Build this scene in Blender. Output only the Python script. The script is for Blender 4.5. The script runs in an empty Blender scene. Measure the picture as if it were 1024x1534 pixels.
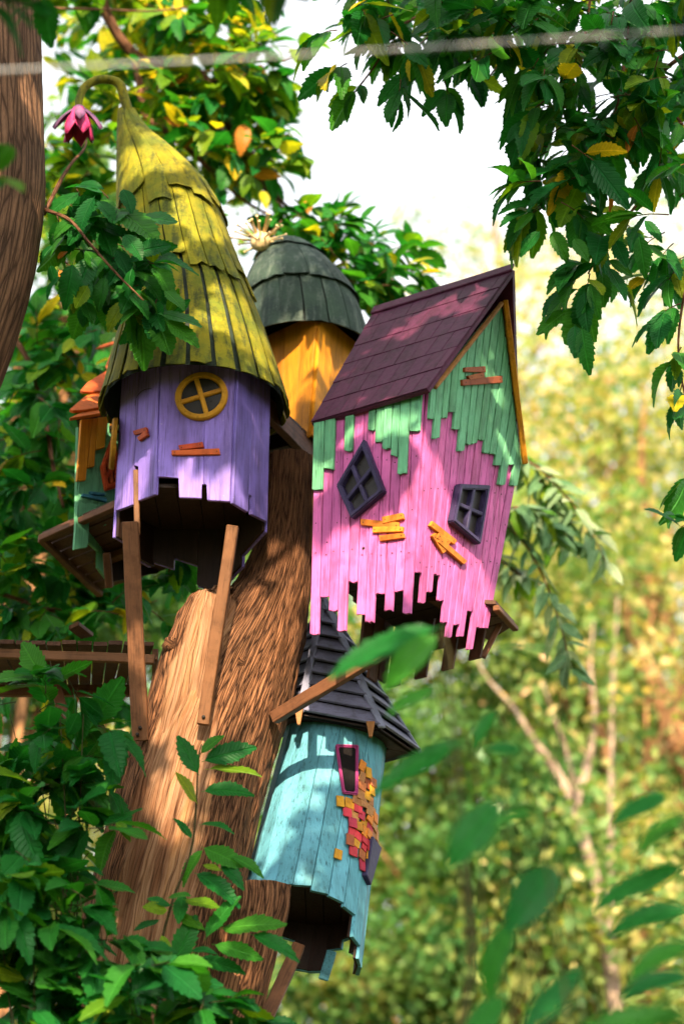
import bpy, bmesh, math, random
import numpy as np
from mathutils import Vector, Matrix, noise

random.seed(11)
rnd = random.Random(11)
R_ = math.radians
scene = bpy.context.scene
col = scene.collection

# ------------------------------------------------------------------ camera, sky, sun, exposure
PITCH, FPX, CAM_Z = 24.0, 3300.0, 1.6
cam_d = bpy.data.cameras.new('camera')
cam = bpy.data.objects.new('camera', cam_d)
col.objects.link(cam)
cam.location = (0, 0, CAM_Z)
cam.rotation_euler = (R_(90 + PITCH), 0, 0)
cam_d.sensor_fit = 'VERTICAL'
cam_d.sensor_height = 36.0
cam_d.lens = FPX / 1534.0 * 36.0
cam_d.clip_start, cam_d.clip_end = 0.1, 1000
cam_d.dof.use_dof = True
cam_d.dof.focus_distance = 10.9
cam_d.dof.aperture_fstop = 1.05
scene.camera = cam

SUN = Vector((0.03, -1.0, 0.66)).normalized()          # towards the sun
w = bpy.data.worlds.new('World')
scene.world = w
w.use_nodes = True
wn, wl = w.node_tree.nodes, w.node_tree.links
sky = wn.new('ShaderNodeTexSky')
sky.sky_type = 'NISHITA'
sky.sun_disc = False
sky.sun_elevation = math.asin(SUN.z)
sky.sun_rotation = math.atan2(SUN.x, SUN.y)
sky.dust_density = 6.0
sky.air_density = 1.0
sky.ozone_density = 1.0
hs = wn.new('ShaderNodeHueSaturation')
hs.inputs['Saturation'].default_value = 0.32
wl.new(sky.outputs[0], hs.inputs['Color'])
veil = wn.new('ShaderNodeMix')                          # a thin bright veil of high cloud, the same all over the sky
veil.data_type = 'RGBA'; veil.blend_type = 'ADD'
veil.inputs[0].default_value = 1.0
veil.inputs[7].default_value = (2.3, 2.3, 2.25, 1)
wl.new(hs.outputs[0], veil.inputs[6])
wl.new(veil.outputs[2], wn['Background'].inputs['Color'])
wn['Background'].inputs['Strength'].default_value = 0.12
sun_d = bpy.data.lights.new('sun', 'SUN')
sun_d.energy = 5.0
sun_d.angle = R_(0.5)
sun_d.color = (1.0, 0.80, 0.54)
sun = bpy.data.objects.new('sun', sun_d)
col.objects.link(sun)
sun.rotation_euler = SUN.to_track_quat('Z', 'Y').to_euler()
scene.view_settings.view_transform = 'Standard'
scene.view_settings.look = 'None'
scene.view_settings.exposure = 1.55
scene.view_settings.gamma = 1.0
scene.view_settings.use_curve_mapping = False
scene.cycles.use_denoising = True
scene.cycles.max_bounces = 6
scene.cycles.diffuse_bounces = 2
scene.cycles.glossy_bounces = 2
scene.cycles.transmission_bounces = 4
scene.cycles.caustics_reflective = False
scene.cycles.caustics_refractive = False

# ------------------------------------------------------------------ measuring helpers
ce, se = math.cos(R_(PITCH)), math.sin(R_(PITCH))
FWD, UP, RIGHT = Vector((0, ce, se)), Vector((0, -se, ce)), Vector((1, 0, 0))
EYE = Vector((0, 0, CAM_Z))

def ray(px, py):
    return FWD * FPX + RIGHT * (px - 512) + UP * (767 - py)
def P(px, py, Y):
    d = ray(px, py)
    return EYE + d * (Y / d.y)
def hit(px, py, o, n):
    d = ray(px, py)
    return EYE + d * ((o - EYE).dot(n) / d.dot(n))
def hitz(px, py, z):
    return hit(px, py, Vector((0, 0, z)), Vector((0, 0, 1)))
def proj(p):
    v = p - EYE
    f = v.dot(FWD)
    return 512 + v.dot(RIGHT) / f * FPX, 767 - v.dot(UP) / f * FPX, f
def ppm(p):                                              # pixels per metre at p
    return FPX / (p - EYE).dot(FWD)
def lerp(a, b, t):
    return a + (b - a) * t
def zoomed(x0, y0, s):
    return lambda pts: [(x0 + x / s, y0 + y / s) for x, y in pts]

# ------------------------------------------------------------------ object helpers
def tag(o, label=None, cat=None, group=None, kind=None):
    if label: o['label'] = label
    if cat: o['category'] = cat
    if group: o['group'] = group
    if kind: o['kind'] = kind
    return o

def thing(name, loc, label, cat, group=None):
    e = bpy.data.objects.new(name, None)
    e.empty_display_size = 0.1
    e.location = loc
    col.objects.link(e)
    tag(e, label, cat, group)
    return e

def base_of(parent):
    if parent is None: return Vector((0, 0, 0))
    p = parent
    while p.parent: p = p.parent
    return Vector(p.location)

def link(name, me, mat, parent, smooth=False):
    o = bpy.data.objects.new(name, me)
    if mat is not None and not me.materials: me.materials.append(mat)
    col.objects.link(o)
    if parent is not None: o.parent = parent
    if smooth:
        me.polygons.foreach_set('use_smooth', [True] * len(me.polygons))
    return o

def mesh_obj(name, verts, faces, mat, parent=None, smooth=False, uvs=None):
    b = base_of(parent)
    me = bpy.data.meshes.new(name)
    me.from_pydata([tuple(Vector(v) - b) for v in verts], [], faces)
    if uvs is not None:
        l = me.uv_layers.new(name='UVMap')
        for lp in me.loops:
            l.data[lp.index].uv = uvs[lp.vertex_index]
    me.update()
    return link(name, me, mat, parent, smooth)

def bm_obj(name, bm, mat, parent=None, smooth=False):
    b = base_of(parent)
    bmesh.ops.recalc_face_normals(bm, faces=bm.faces)
    bmesh.ops.translate(bm, verts=bm.verts, vec=-b)
    me = bpy.data.meshes.new(name)
    bm.to_mesh(me)
    bm.free()
    return link(name, me, mat, parent, smooth)

def add_prism(bm, pts, n, t0, t1, bevel=0.0):
    n = Vector(n).normalized()
    lo = [bm.verts.new(Vector(p) + n * t0) for p in pts]
    hi = [bm.verts.new(Vector(p) + n * t1) for p in pts]
    k = len(pts)
    fs = [bm.faces.new(lo[::-1]), bm.faces.new(hi)]
    for i in range(k):
        j = (i + 1) % k
        fs.append(bm.faces.new((lo[i], lo[j], hi[j], hi[i])))
    if bevel > 0:
        es = set()
        for e in fs[1].edges: es.add(e)
        for v in hi:
            for e in v.link_edges: es.add(e)
        bmesh.ops.bevel(bm, geom=list(es), offset=bevel, segments=1, affect='EDGES', clamp_overlap=True)

def prism(name, pts, n, t0, t1, mat, parent, bevel=0.003):
    bm = bmesh.new()
    add_prism(bm, pts, n, t0, t1, bevel)
    return bm_obj(name, bm, mat, parent)

def shrink(pts, d):
    """pull a polygon of 3D points in towards its centre by about d on every side"""
    c = sum((Vector(p) for p in pts), Vector()) / len(pts)
    return [Vector(p) + (c - Vector(p)).normalized() * d for p in pts]

def beam(name, a, b, wdt, dep, mat, parent, up=None, bevel=0.004):
    """a squared timber from a to b in its own frame (x along the timber) with a true rotation"""
    a, b = Vector(a), Vector(b)
    L = (b - a).length
    x = (b - a) / L
    up = Vector(up) if up is not None else Vector((0, -1, 0.001))
    z = (up - x * up.dot(x)).normalized()
    y = z.cross(x)
    bm = bmesh.new()
    nseg = max(2, int(L / 0.16))
    rings = []
    for i in range(nseg + 1):
        t = i / nseg
        j = lambda: rnd.uniform(-1, 1) * 0.0016
        rings.append([bm.verts.new((L * t, sy * wdt / 2 + j(), sz * dep / 2 + j())) for sy, sz in ((-1, -1), (1, -1), (1, 1), (-1, 1))])
    for i in range(nseg):
        for k in range(4):
            bm.faces.new((rings[i][k], rings[i][(k + 1) % 4], rings[i + 1][(k + 1) % 4], rings[i + 1][k]))
    bm.faces.new(rings[0][::-1]); bm.faces.new(rings[-1])
    bmesh.ops.recalc_face_normals(bm, faces=bm.faces)
    sharp = [e for e in bm.edges if e.calc_face_angle(0) > 1.0]
    bmesh.ops.bevel(bm, geom=sharp, offset=bevel, segments=1, affect='EDGES', clamp_overlap=True)
    me = bpy.data.meshes.new(name)
    bm.to_mesh(me); bm.free()
    o = link(name, me, mat, parent)
    m = Matrix((x, y, z)).transposed().to_4x4()
    m.translation = a - base_of(parent)
    o.matrix_local = m
    return o

def tube_data(pts, radii, sides=10, disp=None, cap=True):
    """verts, faces, uvs of a tapered tube through pts"""
    pts = [Vector(p) for p in pts]
    V, F, UV = [], [], []
    prev = None
    vlen = 0
    for i, p in enumerate(pts):
        t = (pts[min(i + 1, len(pts) - 1)] - pts[max(i - 1, 0)]).normalized()
        if prev is None:
            r = Vector((1, 0, 0)) if abs(t.x) < 0.9 else Vector((0, 1, 0))
            a = (r - t * r.dot(t)).normalized()
        else:
            a = (prev - t * prev.dot(t)).normalized()
        prev = a
        b = t.cross(a)
        if i: vlen += (p - pts[i - 1]).length
        for k in range(sides):
            th = 2 * math.pi * k / sides
            rad = radii[i]
            if disp: rad += disp(p, th, vlen, rad)
            V.append(p + (a * math.cos(th) + b * math.sin(th)) * rad)
            UV.append((k / sides * 2 * math.pi * max(radii), vlen))
    for i in range(len(pts) - 1):
        for k in range(sides):
            k2 = (k + 1) % sides
            F.append((i * sides + k, i * sides + k2, (i + 1) * sides + k2, (i + 1) * sides + k))
    if cap:
        F.append(tuple(range(sides))[::-1])
        F.append(tuple(range((len(pts) - 1) * sides, len(pts) * sides)))
    return V, F, UV

def tube(name, pts, radii, mat, parent, sides=10, disp=None, cap=True):
    V, F, UV = tube_data(pts, radii, sides, disp, cap)
    return mesh_obj(name, V, F, mat, parent, True, UV)

def spline(pts, n):
    """Catmull-Rom through rows of numbers"""
    pts = [np.array(p, float) for p in pts]
    pts = [2 * pts[0] - pts[1]] + pts + [2 * pts[-1] - pts[-2]]
    out = []
    m = len(pts) - 3
    for i in range(n + 1):
        s = i / n * m
        k = min(int(s), m - 1)
        t = s - k
        a, b, c, d = pts[k:k + 4]
        out.append(0.5 * (2 * b + (c - a) * t + (2 * a - 5 * b + 4 * c - d) * t * t + (3 * b - a - 3 * c + d) * t ** 3))
    return out

# ------------------------------------------------------------------ materials
def new_mat(name):
    m = bpy.data.materials.new(name)
    m.use_nodes = True
    nt = m.node_tree
    return m, nt.nodes, nt.links, nt.nodes['Principled BSDF']

def ramp(nodes, stops):
    r = nodes.new('ShaderNodeValToRGB')
    els = r.color_ramp.elements
    while len(els) < len(stops): els.new(0.5)
    for e, (p, c) in zip(els, stops):
        e.position = p
        e.color = (*c, 1) if len(c) == 3 else c
    return r

def mathn(nodes, links, op, a, b=None):
    m = nodes.new('ShaderNodeMath')
    m.operation = op
    for i, v in enumerate((a, b)):
        if v is None: continue
        if isinstance(v, (int, float)): m.inputs[i].default_value = v
        else: links.new(v, m.inputs[i])
    return m.outputs[0]

def mixc(nodes, links, fac, a, b, blend='MIX'):
    m = nodes.new('ShaderNodeMix')
    m.data_type = 'RGBA'
    m.blend_type = blend
    for sock, v in ((m.inputs[0], fac), (m.inputs[6], a), (m.inputs[7], b)):
        if isinstance(v, (int, float)): sock.default_value = v
        elif isinstance(v, tuple): sock.default_value = (*v, 1)
        else: links.new(v, sock)
    return m.outputs[2]

def wood_paint(name, c, worn=(0.30, 0.20, 0.12), grain=(55, 55, 3.0), wear=0.10, var=0.22, bump=0.35, rough=0.6, streak=0.25):
    """painted or bare timber: grain along one axis, patchy colour, scuffed spots where the wood shows"""
    m, n, l, b = new_mat(name)
    tc = n.new('ShaderNodeTexCoord')
    oi = n.new('ShaderNodeObjectInfo')
    off = n.new('ShaderNodeVectorMath'); off.operation = 'ADD'
    cmb = n.new('ShaderNodeCombineXYZ')
    for i in range(3): l.new(mathn(n, l, 'MULTIPLY', oi.outputs['Random'], 3.7 + i), cmb.inputs[i])
    l.new(tc.outputs['Object'], off.inputs[0]); l.new(cmb.outputs[0], off.inputs[1])
    mp = n.new('ShaderNodeMapping')
    mp.inputs['Scale'].default_value = grain
    l.new(off.outputs[0], mp.inputs['Vector'])
    g = n.new('ShaderNodeTexNoise'); g.inputs['Scale'].default_value = 1.6; g.inputs['Detail'].default_value = 6; g.inputs['Roughness'].default_value = 0.65
    l.new(mp.outputs[0], g.inputs['Vector'])
    p = n.new('ShaderNodeTexNoise'); p.inputs['Scale'].default_value = 5; p.inputs['Detail'].default_value = 5
    l.new(off.outputs[0], p.inputs['Vector'])
    f = n.new('ShaderNodeTexNoise'); f.inputs['Scale'].default_value = 38; f.inputs['Detail'].default_value = 4; f.inputs['Roughness'].default_value = 0.7
    l.new(off.outputs[0], f.inputs['Vector'])
    c = Vector(c)
    pr = ramp(n, [(0.25, tuple(c * (1 - var))), (0.75, tuple(c * (1 + var)))])
    l.new(p.outputs['Fac'], pr.inputs[0])
    gr = ramp(n, [(0.28, (1 - streak * 2,) * 3), (0.48, (1, 1, 1)), (0.72, (1.0, 1.0, 1.0))])
    l.new(g.outputs['Fac'], gr.inputs[0])
    c1 = mixc(n, l, 1.0, pr.outputs[0], gr.outputs[0], 'MULTIPLY')
    mps = n.new('ShaderNodeMapping'); mps.inputs['Scale'].default_value = (14, 14, 1.6); l.new(off.outputs[0], mps.inputs['Vector'])
    st = n.new('ShaderNodeTexNoise'); st.inputs['Scale'].default_value = 1.0; st.inputs['Detail'].default_value = 5; st.inputs['Roughness'].default_value = 0.6; l.new(mps.outputs[0], st.inputs['Vector'])
    str_ = ramp(n, [(0.34, (0.62, 0.60, 0.55)), (0.50, (1, 1, 1))]); l.new(st.outputs['Fac'], str_.inputs[0])
    c1 = mixc(n, l, 0.8, c1, mixc(n, l, 1.0, c1, str_.outputs[0], 'MULTIPLY'))
    wm = mathn(n, l, 'ADD', mathn(n, l, 'MULTIPLY', f.outputs['Fac'], 0.6), mathn(n, l, 'MULTIPLY', g.outputs['Fac'], 0.5))
    wr = ramp(n, [(0.70 - wear * 0.4, (0, 0, 0)), (0.76 - wear * 0.3, (1, 1, 1))])
    l.new(wm, wr.inputs[0])
    c2 = mixc(n, l, mathn(n, l, 'MULTIPLY', wr.outputs[0], min(1.0, 0.25 + wear * 3)), c1, worn)
    hv = n.new('ShaderNodeHueSaturation')
    l.new(mathn(n, l, 'ADD', mathn(n, l, 'MULTIPLY', oi.outputs['Random'], 0.26), 0.87), hv.inputs['Value'])
    l.new(mathn(n, l, 'ADD', mathn(n, l, 'MULTIPLY', oi.outputs['Random'], 0.012), 0.494), hv.inputs['Hue'])
    l.new(c2, hv.inputs['Color'])
    l.new(hv.outputs[0], b.inputs['Base Color'])
    l.new(mathn(n, l, 'ADD', mathn(n, l, 'MULTIPLY', f.outputs['Fac'], 0.3), rough - 0.15), b.inputs['Roughness'])
    b.inputs['Specular IOR Level'].default_value = 0.2
    bp = n.new('ShaderNodeBump'); bp.inputs['Strength'].default_value = bump; bp.inputs['Distance'].default_value = 0.006
    l.new(mathn(n, l, 'ADD', g.outputs['Fac'], mathn(n, l, 'MULTIPLY', f.outputs['Fac'], 0.4)), bp.inputs['Height'])
    l.new(bp.outputs[0], b.inputs['Normal'])
    return m

def roofing(name, c, c2, c3, scale=9, bump=0.6):
    """rough brushed roofing felt with moss and dirt"""
    m, n, l, b = new_mat(name)
    tc = n.new('ShaderNodeTexCoord')
    oi = n.new('ShaderNodeObjectInfo')
    a = n.new('ShaderNodeTexNoise'); a.inputs['Scale'].default_value = scale; a.inputs['Detail'].default_value = 6; a.inputs['Roughness'].default_value = 0.65
    d = n.new('ShaderNodeTexNoise'); d.inputs['Scale'].default_value = 70; d.inputs['Detail'].default_value = 5; d.inputs['Roughness'].default_value = 0.75
    mp = n.new('ShaderNodeMapping'); mp.inputs['Scale'].default_value = (30, 30, 3)
    s = n.new('ShaderNodeTexNoise'); s.inputs['Scale'].default_value = 1.0; s.inputs['Detail'].default_value = 5
    for t in (a, d): l.new(tc.outputs['Object'], t.inputs['Vector'])
    l.new(tc.outputs['Object'], mp.inputs['Vector']); l.new(mp.outputs[0], s.inputs['Vector'])
    x = mixc(n, l, 0.0, c, c2)
    r1 = ramp(n, [(0.36, (0, 0, 0)), (0.62, (1, 1, 1))]); l.new(a.outputs['Fac'], r1.inputs[0])
    x = mixc(n, l, r1.outputs[0], c, c2)
    r2 = ramp(n, [(0.49, (0, 0, 0)), (0.62, (1, 1, 1))])
    l.new(mathn(n, l, 'ADD', mathn(n, l, 'MULTIPLY', s.outputs['Fac'], 0.6), mathn(n, l, 'MULTIPLY', d.outputs['Fac'], 0.4)), r2.inputs[0])
    x = mixc(n, l, mathn(n, l, 'MULTIPLY', r2.outputs[0], 0.75), x, c3)
    hv = n.new('ShaderNodeHueSaturation')
    l.new(mathn(n, l, 'ADD', mathn(n, l, 'MULTIPLY', oi.outputs['Random'], 0.4), 0.8), hv.inputs['Value'])
    l.new(x, hv.inputs['Color']); l.new(hv.outputs[0], b.inputs['Base Color'])
    b.inputs['Roughness'].default_value = 0.8
    b.inputs['Specular IOR Level'].default_value = 0.25
    bp = n.new('ShaderNodeBump'); bp.inputs['Strength'].default_value = bump; bp.inputs['Distance'].default_value = 0.008
    l.new(mathn(n, l, 'ADD', d.outputs['Fac'], s.outputs['Fac']), bp.inputs['Height']); l.new(bp.outputs[0], b.inputs['Normal'])
    return m

def bark(name, dark, light, ur=26, vr=5, bump=1.0, bare=None):
    """furrowed bark on a UV map in metres; 'bare' mixes in stripped wood where the mesh says so"""
    m, n, l, b = new_mat(name)
    uv = n.new('ShaderNodeUVMap'); uv.uv_map = 'UVMap'
    nd = n.new('ShaderNodeTexNoise'); nd.inputs['Scale'].default_value = 7; nd.inputs['Detail'].default_value = 4
    l.new(uv.outputs[0], nd.inputs['Vector'])
    dist = n.new('ShaderNodeVectorMath'); dist.operation = 'MULTIPLY_ADD'
    l.new(nd.outputs['Color'], dist.inputs[0]); dist.inputs[1].default_value = (0.010, 0.02, 0); l.new(uv.outputs[0], dist.inputs[2])
    mp = n.new('ShaderNodeMapping'); mp.inputs['Scale'].default_value = (ur, vr, 1); l.new(dist.outputs[0], mp.inputs['Vector'])
    vo = n.new('ShaderNodeTexVoronoi'); vo.feature = 'DISTANCE_TO_EDGE'; vo.inputs['Scale'].default_value = 1.0; l.new(mp.outputs[0], vo.inputs['Vector'])
    mp2 = n.new('ShaderNodeMapping'); mp2.inputs['Scale'].default_value = (120, 24, 1); l.new(dist.outputs[0], mp2.inputs['Vector'])
    fn = n.new('ShaderNodeTexNoise'); fn.inputs['Scale'].default_value = 1; fn.inputs['Detail'].default_value = 7; fn.inputs['Roughness'].default_value = 0.7; l.new(mp2.outputs[0], fn.inputs['Vector'])
    big = n.new('ShaderNodeTexNoise'); big.inputs['Scale'].default_value = 3; big.inputs['Detail'].default_value = 5; l.new(uv.outputs[0], big.inputs['Vector'])
    vr_ = ramp(n, [(0.0, (0, 0, 0)), (0.10, (0.75, 0.75, 0.75)), (0.34, (1, 1, 1))]); l.new(vo.outputs['Distance'], vr_.inputs[0])
    h = mathn(n, l, 'ADD', mathn(n, l, 'MULTIPLY', vr_.outputs[0], 0.8), mathn(n, l, 'MULTIPLY', fn.outputs['Fac'], 0.75))
    mid = tuple((Vector(dark) + Vector(light)) / 2)
    cr = ramp(n, [(0.30, dark), (0.75, mid), (1.15 / 1.3, light)]); l.new(mathn(n, l, 'MULTIPLY', h, 0.75), cr.inputs[0])
    tint = ramp(n, [(0.3, (0.72, 0.70, 0.68)), (0.7, (1.15, 1.05, 0.98))]); l.new(big.outputs['Fac'], tint.inputs[0])
    c = mixc(n, l, 1.0, cr.outputs[0], tint.outputs[0], 'MULTIPLY')
    if bare:
        at = n.new('ShaderNodeAttribute'); at.attribute_name = 'bare'
        mp3 = n.new('ShaderNodeMapping'); mp3.inputs['Scale'].default_value = (70, 3.2, 1); l.new(dist.outputs[0], mp3.inputs['Vector'])
        wg = n.new('ShaderNodeTexNoise'); wg.inputs['Scale'].default_value = 1; wg.inputs['Detail'].default_value = 8; wg.inputs['Roughness'].default_value = 0.68; l.new(mp3.outputs[0], wg.inputs['Vector'])
        wr = ramp(n, [(0.30, bare[0]), (0.42, bare[1]), (0.58, bare[2]), (0.75, bare[3])]); l.new(wg.outputs['Fac'], wr.inputs[0])
        mp4 = n.new('ShaderNodeMapping'); mp4.inputs['Scale'].default_value = (9, 1.1, 1); l.new(dist.outputs[0], mp4.inputs['Vector'])
        w2 = n.new('ShaderNodeTexNoise'); w2.inputs['Scale'].default_value = 1; w2.inputs['Detail'].default_value = 4; l.new(mp4.outputs[0], w2.inputs['Vector'])
        wt = ramp(n, [(0.32, (0.55, 0.42, 0.33)), (0.52, (1, 0.95, 0.88)), (0.7, (1.15, 1.02, 0.74))]); l.new(w2.outputs['Fac'], wt.inputs[0])
        wc = mixc(n, l, 1.0, wr.outputs[0], wt.outputs[0], 'MULTIPLY')
        mp5 = n.new('ShaderNodeMapping'); mp5.inputs['Scale'].default_value = (24, 0.9, 1); l.new(dist.outputs[0], mp5.inputs['Vector'])
        ck = n.new('ShaderNodeTexVoronoi'); ck.feature = 'DISTANCE_TO_EDGE'; ck.inputs['Scale'].default_value = 1.0; l.new(mp5.outputs[0], ck.inputs['Vector'])
        ckr = ramp(n, [(0.0, (0.18, 0.13, 0.10)), (0.035, (1, 1, 1))]); l.new(ck.outputs['Distance'], ckr.inputs[0])
        wc = mixc(n, l, 0.8, wc, mixc(n, l, 1.0, wc, ckr.outputs[0], 'MULTIPLY'))
        msk = ramp(n, [(0.42, (0, 0, 0)), (0.56, (1, 1, 1))])
        l.new(mathn(n, l, 'ADD', at.outputs['Fac'], mathn(n, l, 'MULTIPLY', mathn(n, l, 'SUBTRACT', fn.outputs['Fac'], 0.5), 0.5)), msk.inputs[0])
        c = mixc(n, l, msk.outputs[0], c, wc)
        hb = mathn(n, l, 'ADD', mathn(n, l, 'MULTIPLY', wg.outputs['Fac'], 0.8), mathn(n, l, 'MULTIPLY', ckr.outputs[0], 0.25))
        mh = n.new('ShaderNodeMix'); l.new(msk.outputs[0], mh.inputs[0]); l.new(h, mh.inputs[2]); l.new(hb, mh.inputs[3]); h = mh.outputs[0]
    l.new(c, b.inputs['Base Color'])
    b.inputs['Roughness'].default_value = 0.9
    b.inputs['Specular IOR Level'].default_value = 0.15
    bp = n.new('ShaderNodeBump'); bp.inputs['Strength'].default_value = bump; bp.inputs['Distance'].default_value = 0.02
    l.new(h, bp.inputs['Height']); l.new(bp.outputs[0], b.inputs['Normal'])
    return m

def leaf_mat(name, stops, trans=0.35, veins=True, rough=0.42, tboost=(1.5, 1.5, 0.5)):
    """a thin leaf: glossy upper side, light passing through; colour differs leaf by leaf"""
    m, n, l, b = new_mat(name)
    oi = n.new('ShaderNodeObjectInfo')
    at = n.new('ShaderNodeAttribute'); at.attribute_name = 'leaf'
    fr = mathn(n, l, 'FRACT', mathn(n, l, 'ADD', mathn(n, l, 'MULTIPLY', oi.outputs['Random'], 0.999 if veins else 0.0), at.outputs['Fac']))
    cr = ramp(n, stops); l.new(fr, cr.inputs[0])
    c = cr.outputs[0]
    if veins:
        uv = n.new('ShaderNodeUVMap'); uv.uv_map = 'UVMap'
        sp = n.new('ShaderNodeSeparateXYZ'); l.new(uv.outputs[0], sp.inputs[0])
        ax = mathn(n, l, 'ABSOLUTE', sp.outputs[0])
        ph = mathn(n, l, 'FRACT', mathn(n, l, 'MULTIPLY', mathn(n, l, 'SUBTRACT', sp.outputs[1], mathn(n, l, 'MULTIPLY', ax, 0.9)), 13.0))
        tri = mathn(n, l, 'ABSOLUTE', mathn(n, l, 'SUBTRACT', ph, 0.5))          # 0.5 at a vein
        vr_ = ramp(n, [(0.36, (0, 0, 0)), (0.5, (1, 1, 1))]); l.new(tri, vr_.inputs[0])
        md = ramp(n, [(0.006, (1, 1, 1)), (0.02, (0, 0, 0))]); l.new(ax, md.inputs[0])
        v = mathn(n, l, 'MAXIMUM', mathn(n, l, 'MULTIPLY', vr_.outputs[0], 0.45), md.outputs[0])
        bl = n.new('ShaderNodeTexNoise'); bl.inputs['Scale'].default_value = 6; bl.inputs['Detail'].default_value = 4; l.new(uv.outputs[0], bl.inputs['Vector'])
        br = ramp(n, [(0.3, (0.75, 0.8, 0.75)), (0.7, (1.2, 1.15, 1.1))]); l.new(bl.outputs['Fac'], br.inputs[0])
        c = mixc(n, l, 1.0, c, br.outputs[0], 'MULTIPLY')
        lt = mixc(n, l, 1.0, c, (1.9, 1.7, 1.9), 'MULTIPLY')
        c = mixc(n, l, mathn(n, l, 'MULTIPLY', v, 0.6), c, lt)
        bp = n.new('ShaderNodeBump'); bp.inputs['Strength'].default_value = 0.55; bp.inputs['Distance'].default_value = 0.03; bp.invert = True
        l.new(v, bp.inputs['Height']); l.new(bp.outputs[0], b.inputs['Normal'])
    l.new(c, b.inputs['Base Color'])
    b.inputs['Roughness'].default_value = rough
    b.inputs['Specular IOR Level'].default_value = 0.16
    tr = n.new('ShaderNodeBsdfTranslucent')
    l.new(mixc(n, l, 1.0, c, tboost, 'MULTIPLY'), tr.inputs['Color'])
    mx = n.new('ShaderNodeMixShader'); mx.inputs[0].default_value = trans
    l.new(b.outputs[0], mx.inputs[1]); l.new(tr.outputs[0], mx.inputs[2])
    out = n['Material Output']
    l.new(mx.outputs[0], out.inputs['Surface'])
    return m

M = {}
M['pink'] = wood_paint('pink_paint', (0.58, 0.125, 0.37), worn=(0.66, 0.34, 0.46), wear=0.07, var=0.30, streak=0.36, bump=0.5)
M['green'] = wood_paint('mint_paint', (0.135, 0.40, 0.22), worn=(0.36, 0.48, 0.26), wear=0.08, var=0.28, streak=0.34, bump=0.5)
M['purple'] = wood_paint('violet_paint', (0.235, 0.16, 0.55), worn=(0.46, 0.38, 0.60), wear=0.09, var=0.28, streak=0.34, bump=0.5)
M['orange'] = wood_paint('orange_paint', (0.62, 0.24, 0.012), worn=(0.68, 0.36, 0.08), wear=0.05)
M['teal'] = wood_paint('teal_paint', (0.10, 0.31, 0.40), worn=(0.27, 0.45, 0.43), wear=0.09, grain=(50, 50, 4), var=0.28, streak=0.36, bump=0.5)
M['plum'] = wood_paint('plum_paint', (0.080, 0.016, 0.048), worn=(0.18, 0.07, 0.11), wear=0.05, bump=0.25, rough=0.55, grain=(16, 16, 16))
M['indigo'] = wood_paint('indigo_paint', (0.040, 0.030, 0.085), worn=(0.16, 0.14, 0.22), wear=0.06, rough=0.5)
M['slate'] = wood_paint('slate_blue_paint', (0.16, 0.16, 0.24), worn=(0.28, 0.28, 0.36), wear=0.12, grain=(8, 8, 60), var=0.3)
M['hip'] = wood_paint('pale_blue_grey_paint', (0.22, 0.23, 0.33), worn=(0.4, 0.42, 0.5), wear=0.12, grain=(3, 50, 50), var=0.3)
M['mustard'] = wood_paint('mustard_paint', (0.46, 0.21, 0.012), worn=(0.6, 0.4, 0.1), wear=0.05, grain=(20, 20, 20))
M['red'] = wood_paint('red_orange_paint', (0.50, 0.075, 0.018), worn=(0.5, 0.25, 0.1), wear=0.05, grain=(20, 20, 20))
M['crimson'] = wood_paint('crimson_paint', (0.40, 0.028, 0.05), worn=(0.5, 0.2, 0.15), wear=0.05, grain=(20, 20, 20))
M['amber'] = wood_paint('amber_paint', (0.56, 0.17, 0.018), worn=(0.7, 0.4, 0.15), wear=0.05, grain=(20, 20, 20))
M['rust'] = wood_paint('rust_paint', (0.34, 0.095, 0.030), worn=(0.4, 0.2, 0.1), wear=0.05, grain=(20, 20, 20))
M['tan'] = wood_paint('tan_wood', (0.36, 0.16, 0.05), worn=(0.5, 0.3, 0.15), wear=0.05, grain=(20, 20, 20))
M['bluebit'] = wood_paint('blue_paint', (0.045, 0.19, 0.26), wear=0.05, grain=(20, 20, 20))
M['magenta'] = wood_paint('magenta_paint', (0.26, 0.03, 0.13), worn=(0.35, 0.12, 0.2), wear=0.08)
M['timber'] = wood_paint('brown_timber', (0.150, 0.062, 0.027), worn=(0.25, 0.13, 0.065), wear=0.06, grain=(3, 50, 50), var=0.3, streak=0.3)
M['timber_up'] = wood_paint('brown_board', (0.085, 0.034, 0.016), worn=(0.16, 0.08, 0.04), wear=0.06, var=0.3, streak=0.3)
M['darktimber'] = wood_paint('dark_board', (0.022, 0.010, 0.006), worn=(0.05, 0.026, 0.014), wear=0.04, var=0.3, streak=0.3)  # dark stained boards, darkened further to deepen shaded interiors and undersides
M['pane'] = wood_paint('dark_pane', (0.030, 0.026, 0.026), worn=(0.07, 0.065, 0.06), wear=0.04, grain=(9, 9, 9), rough=0.32)
M['black'] = wood_paint('black_inside', (0.012, 0.008, 0.007), wear=0.0)
M['opening'] = wood_paint('dark_opening', (0.006, 0.004, 0.004), worn=(0.01, 0.008, 0.008), wear=0.0, rough=0.95)
M['nail'] = wood_paint('dark_nail', (0.02, 0.015, 0.012), wear=0.0)
M['oliveroof'] = roofing('mustard_olive_felt', (0.265, 0.220, 0.006), (0.115, 0.135, 0.009), (0.026, 0.038, 0.012), scale=6)
M['oliveunder'] = roofing('dark_felt', (0.030, 0.045, 0.030), (0.018, 0.026, 0.018), (0.010, 0.013, 0.010))
M['domeroof'] = roofing('slate_green_felt', (0.046, 0.080, 0.056), (0.028, 0.046, 0.040), (0.115, 0.145, 0.12), scale=6)
M['domeunder'] = roofing('dome_felt_dark', (0.018, 0.024, 0.022), (0.012, 0.015, 0.014), (0.03, 0.03, 0.03))
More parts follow.
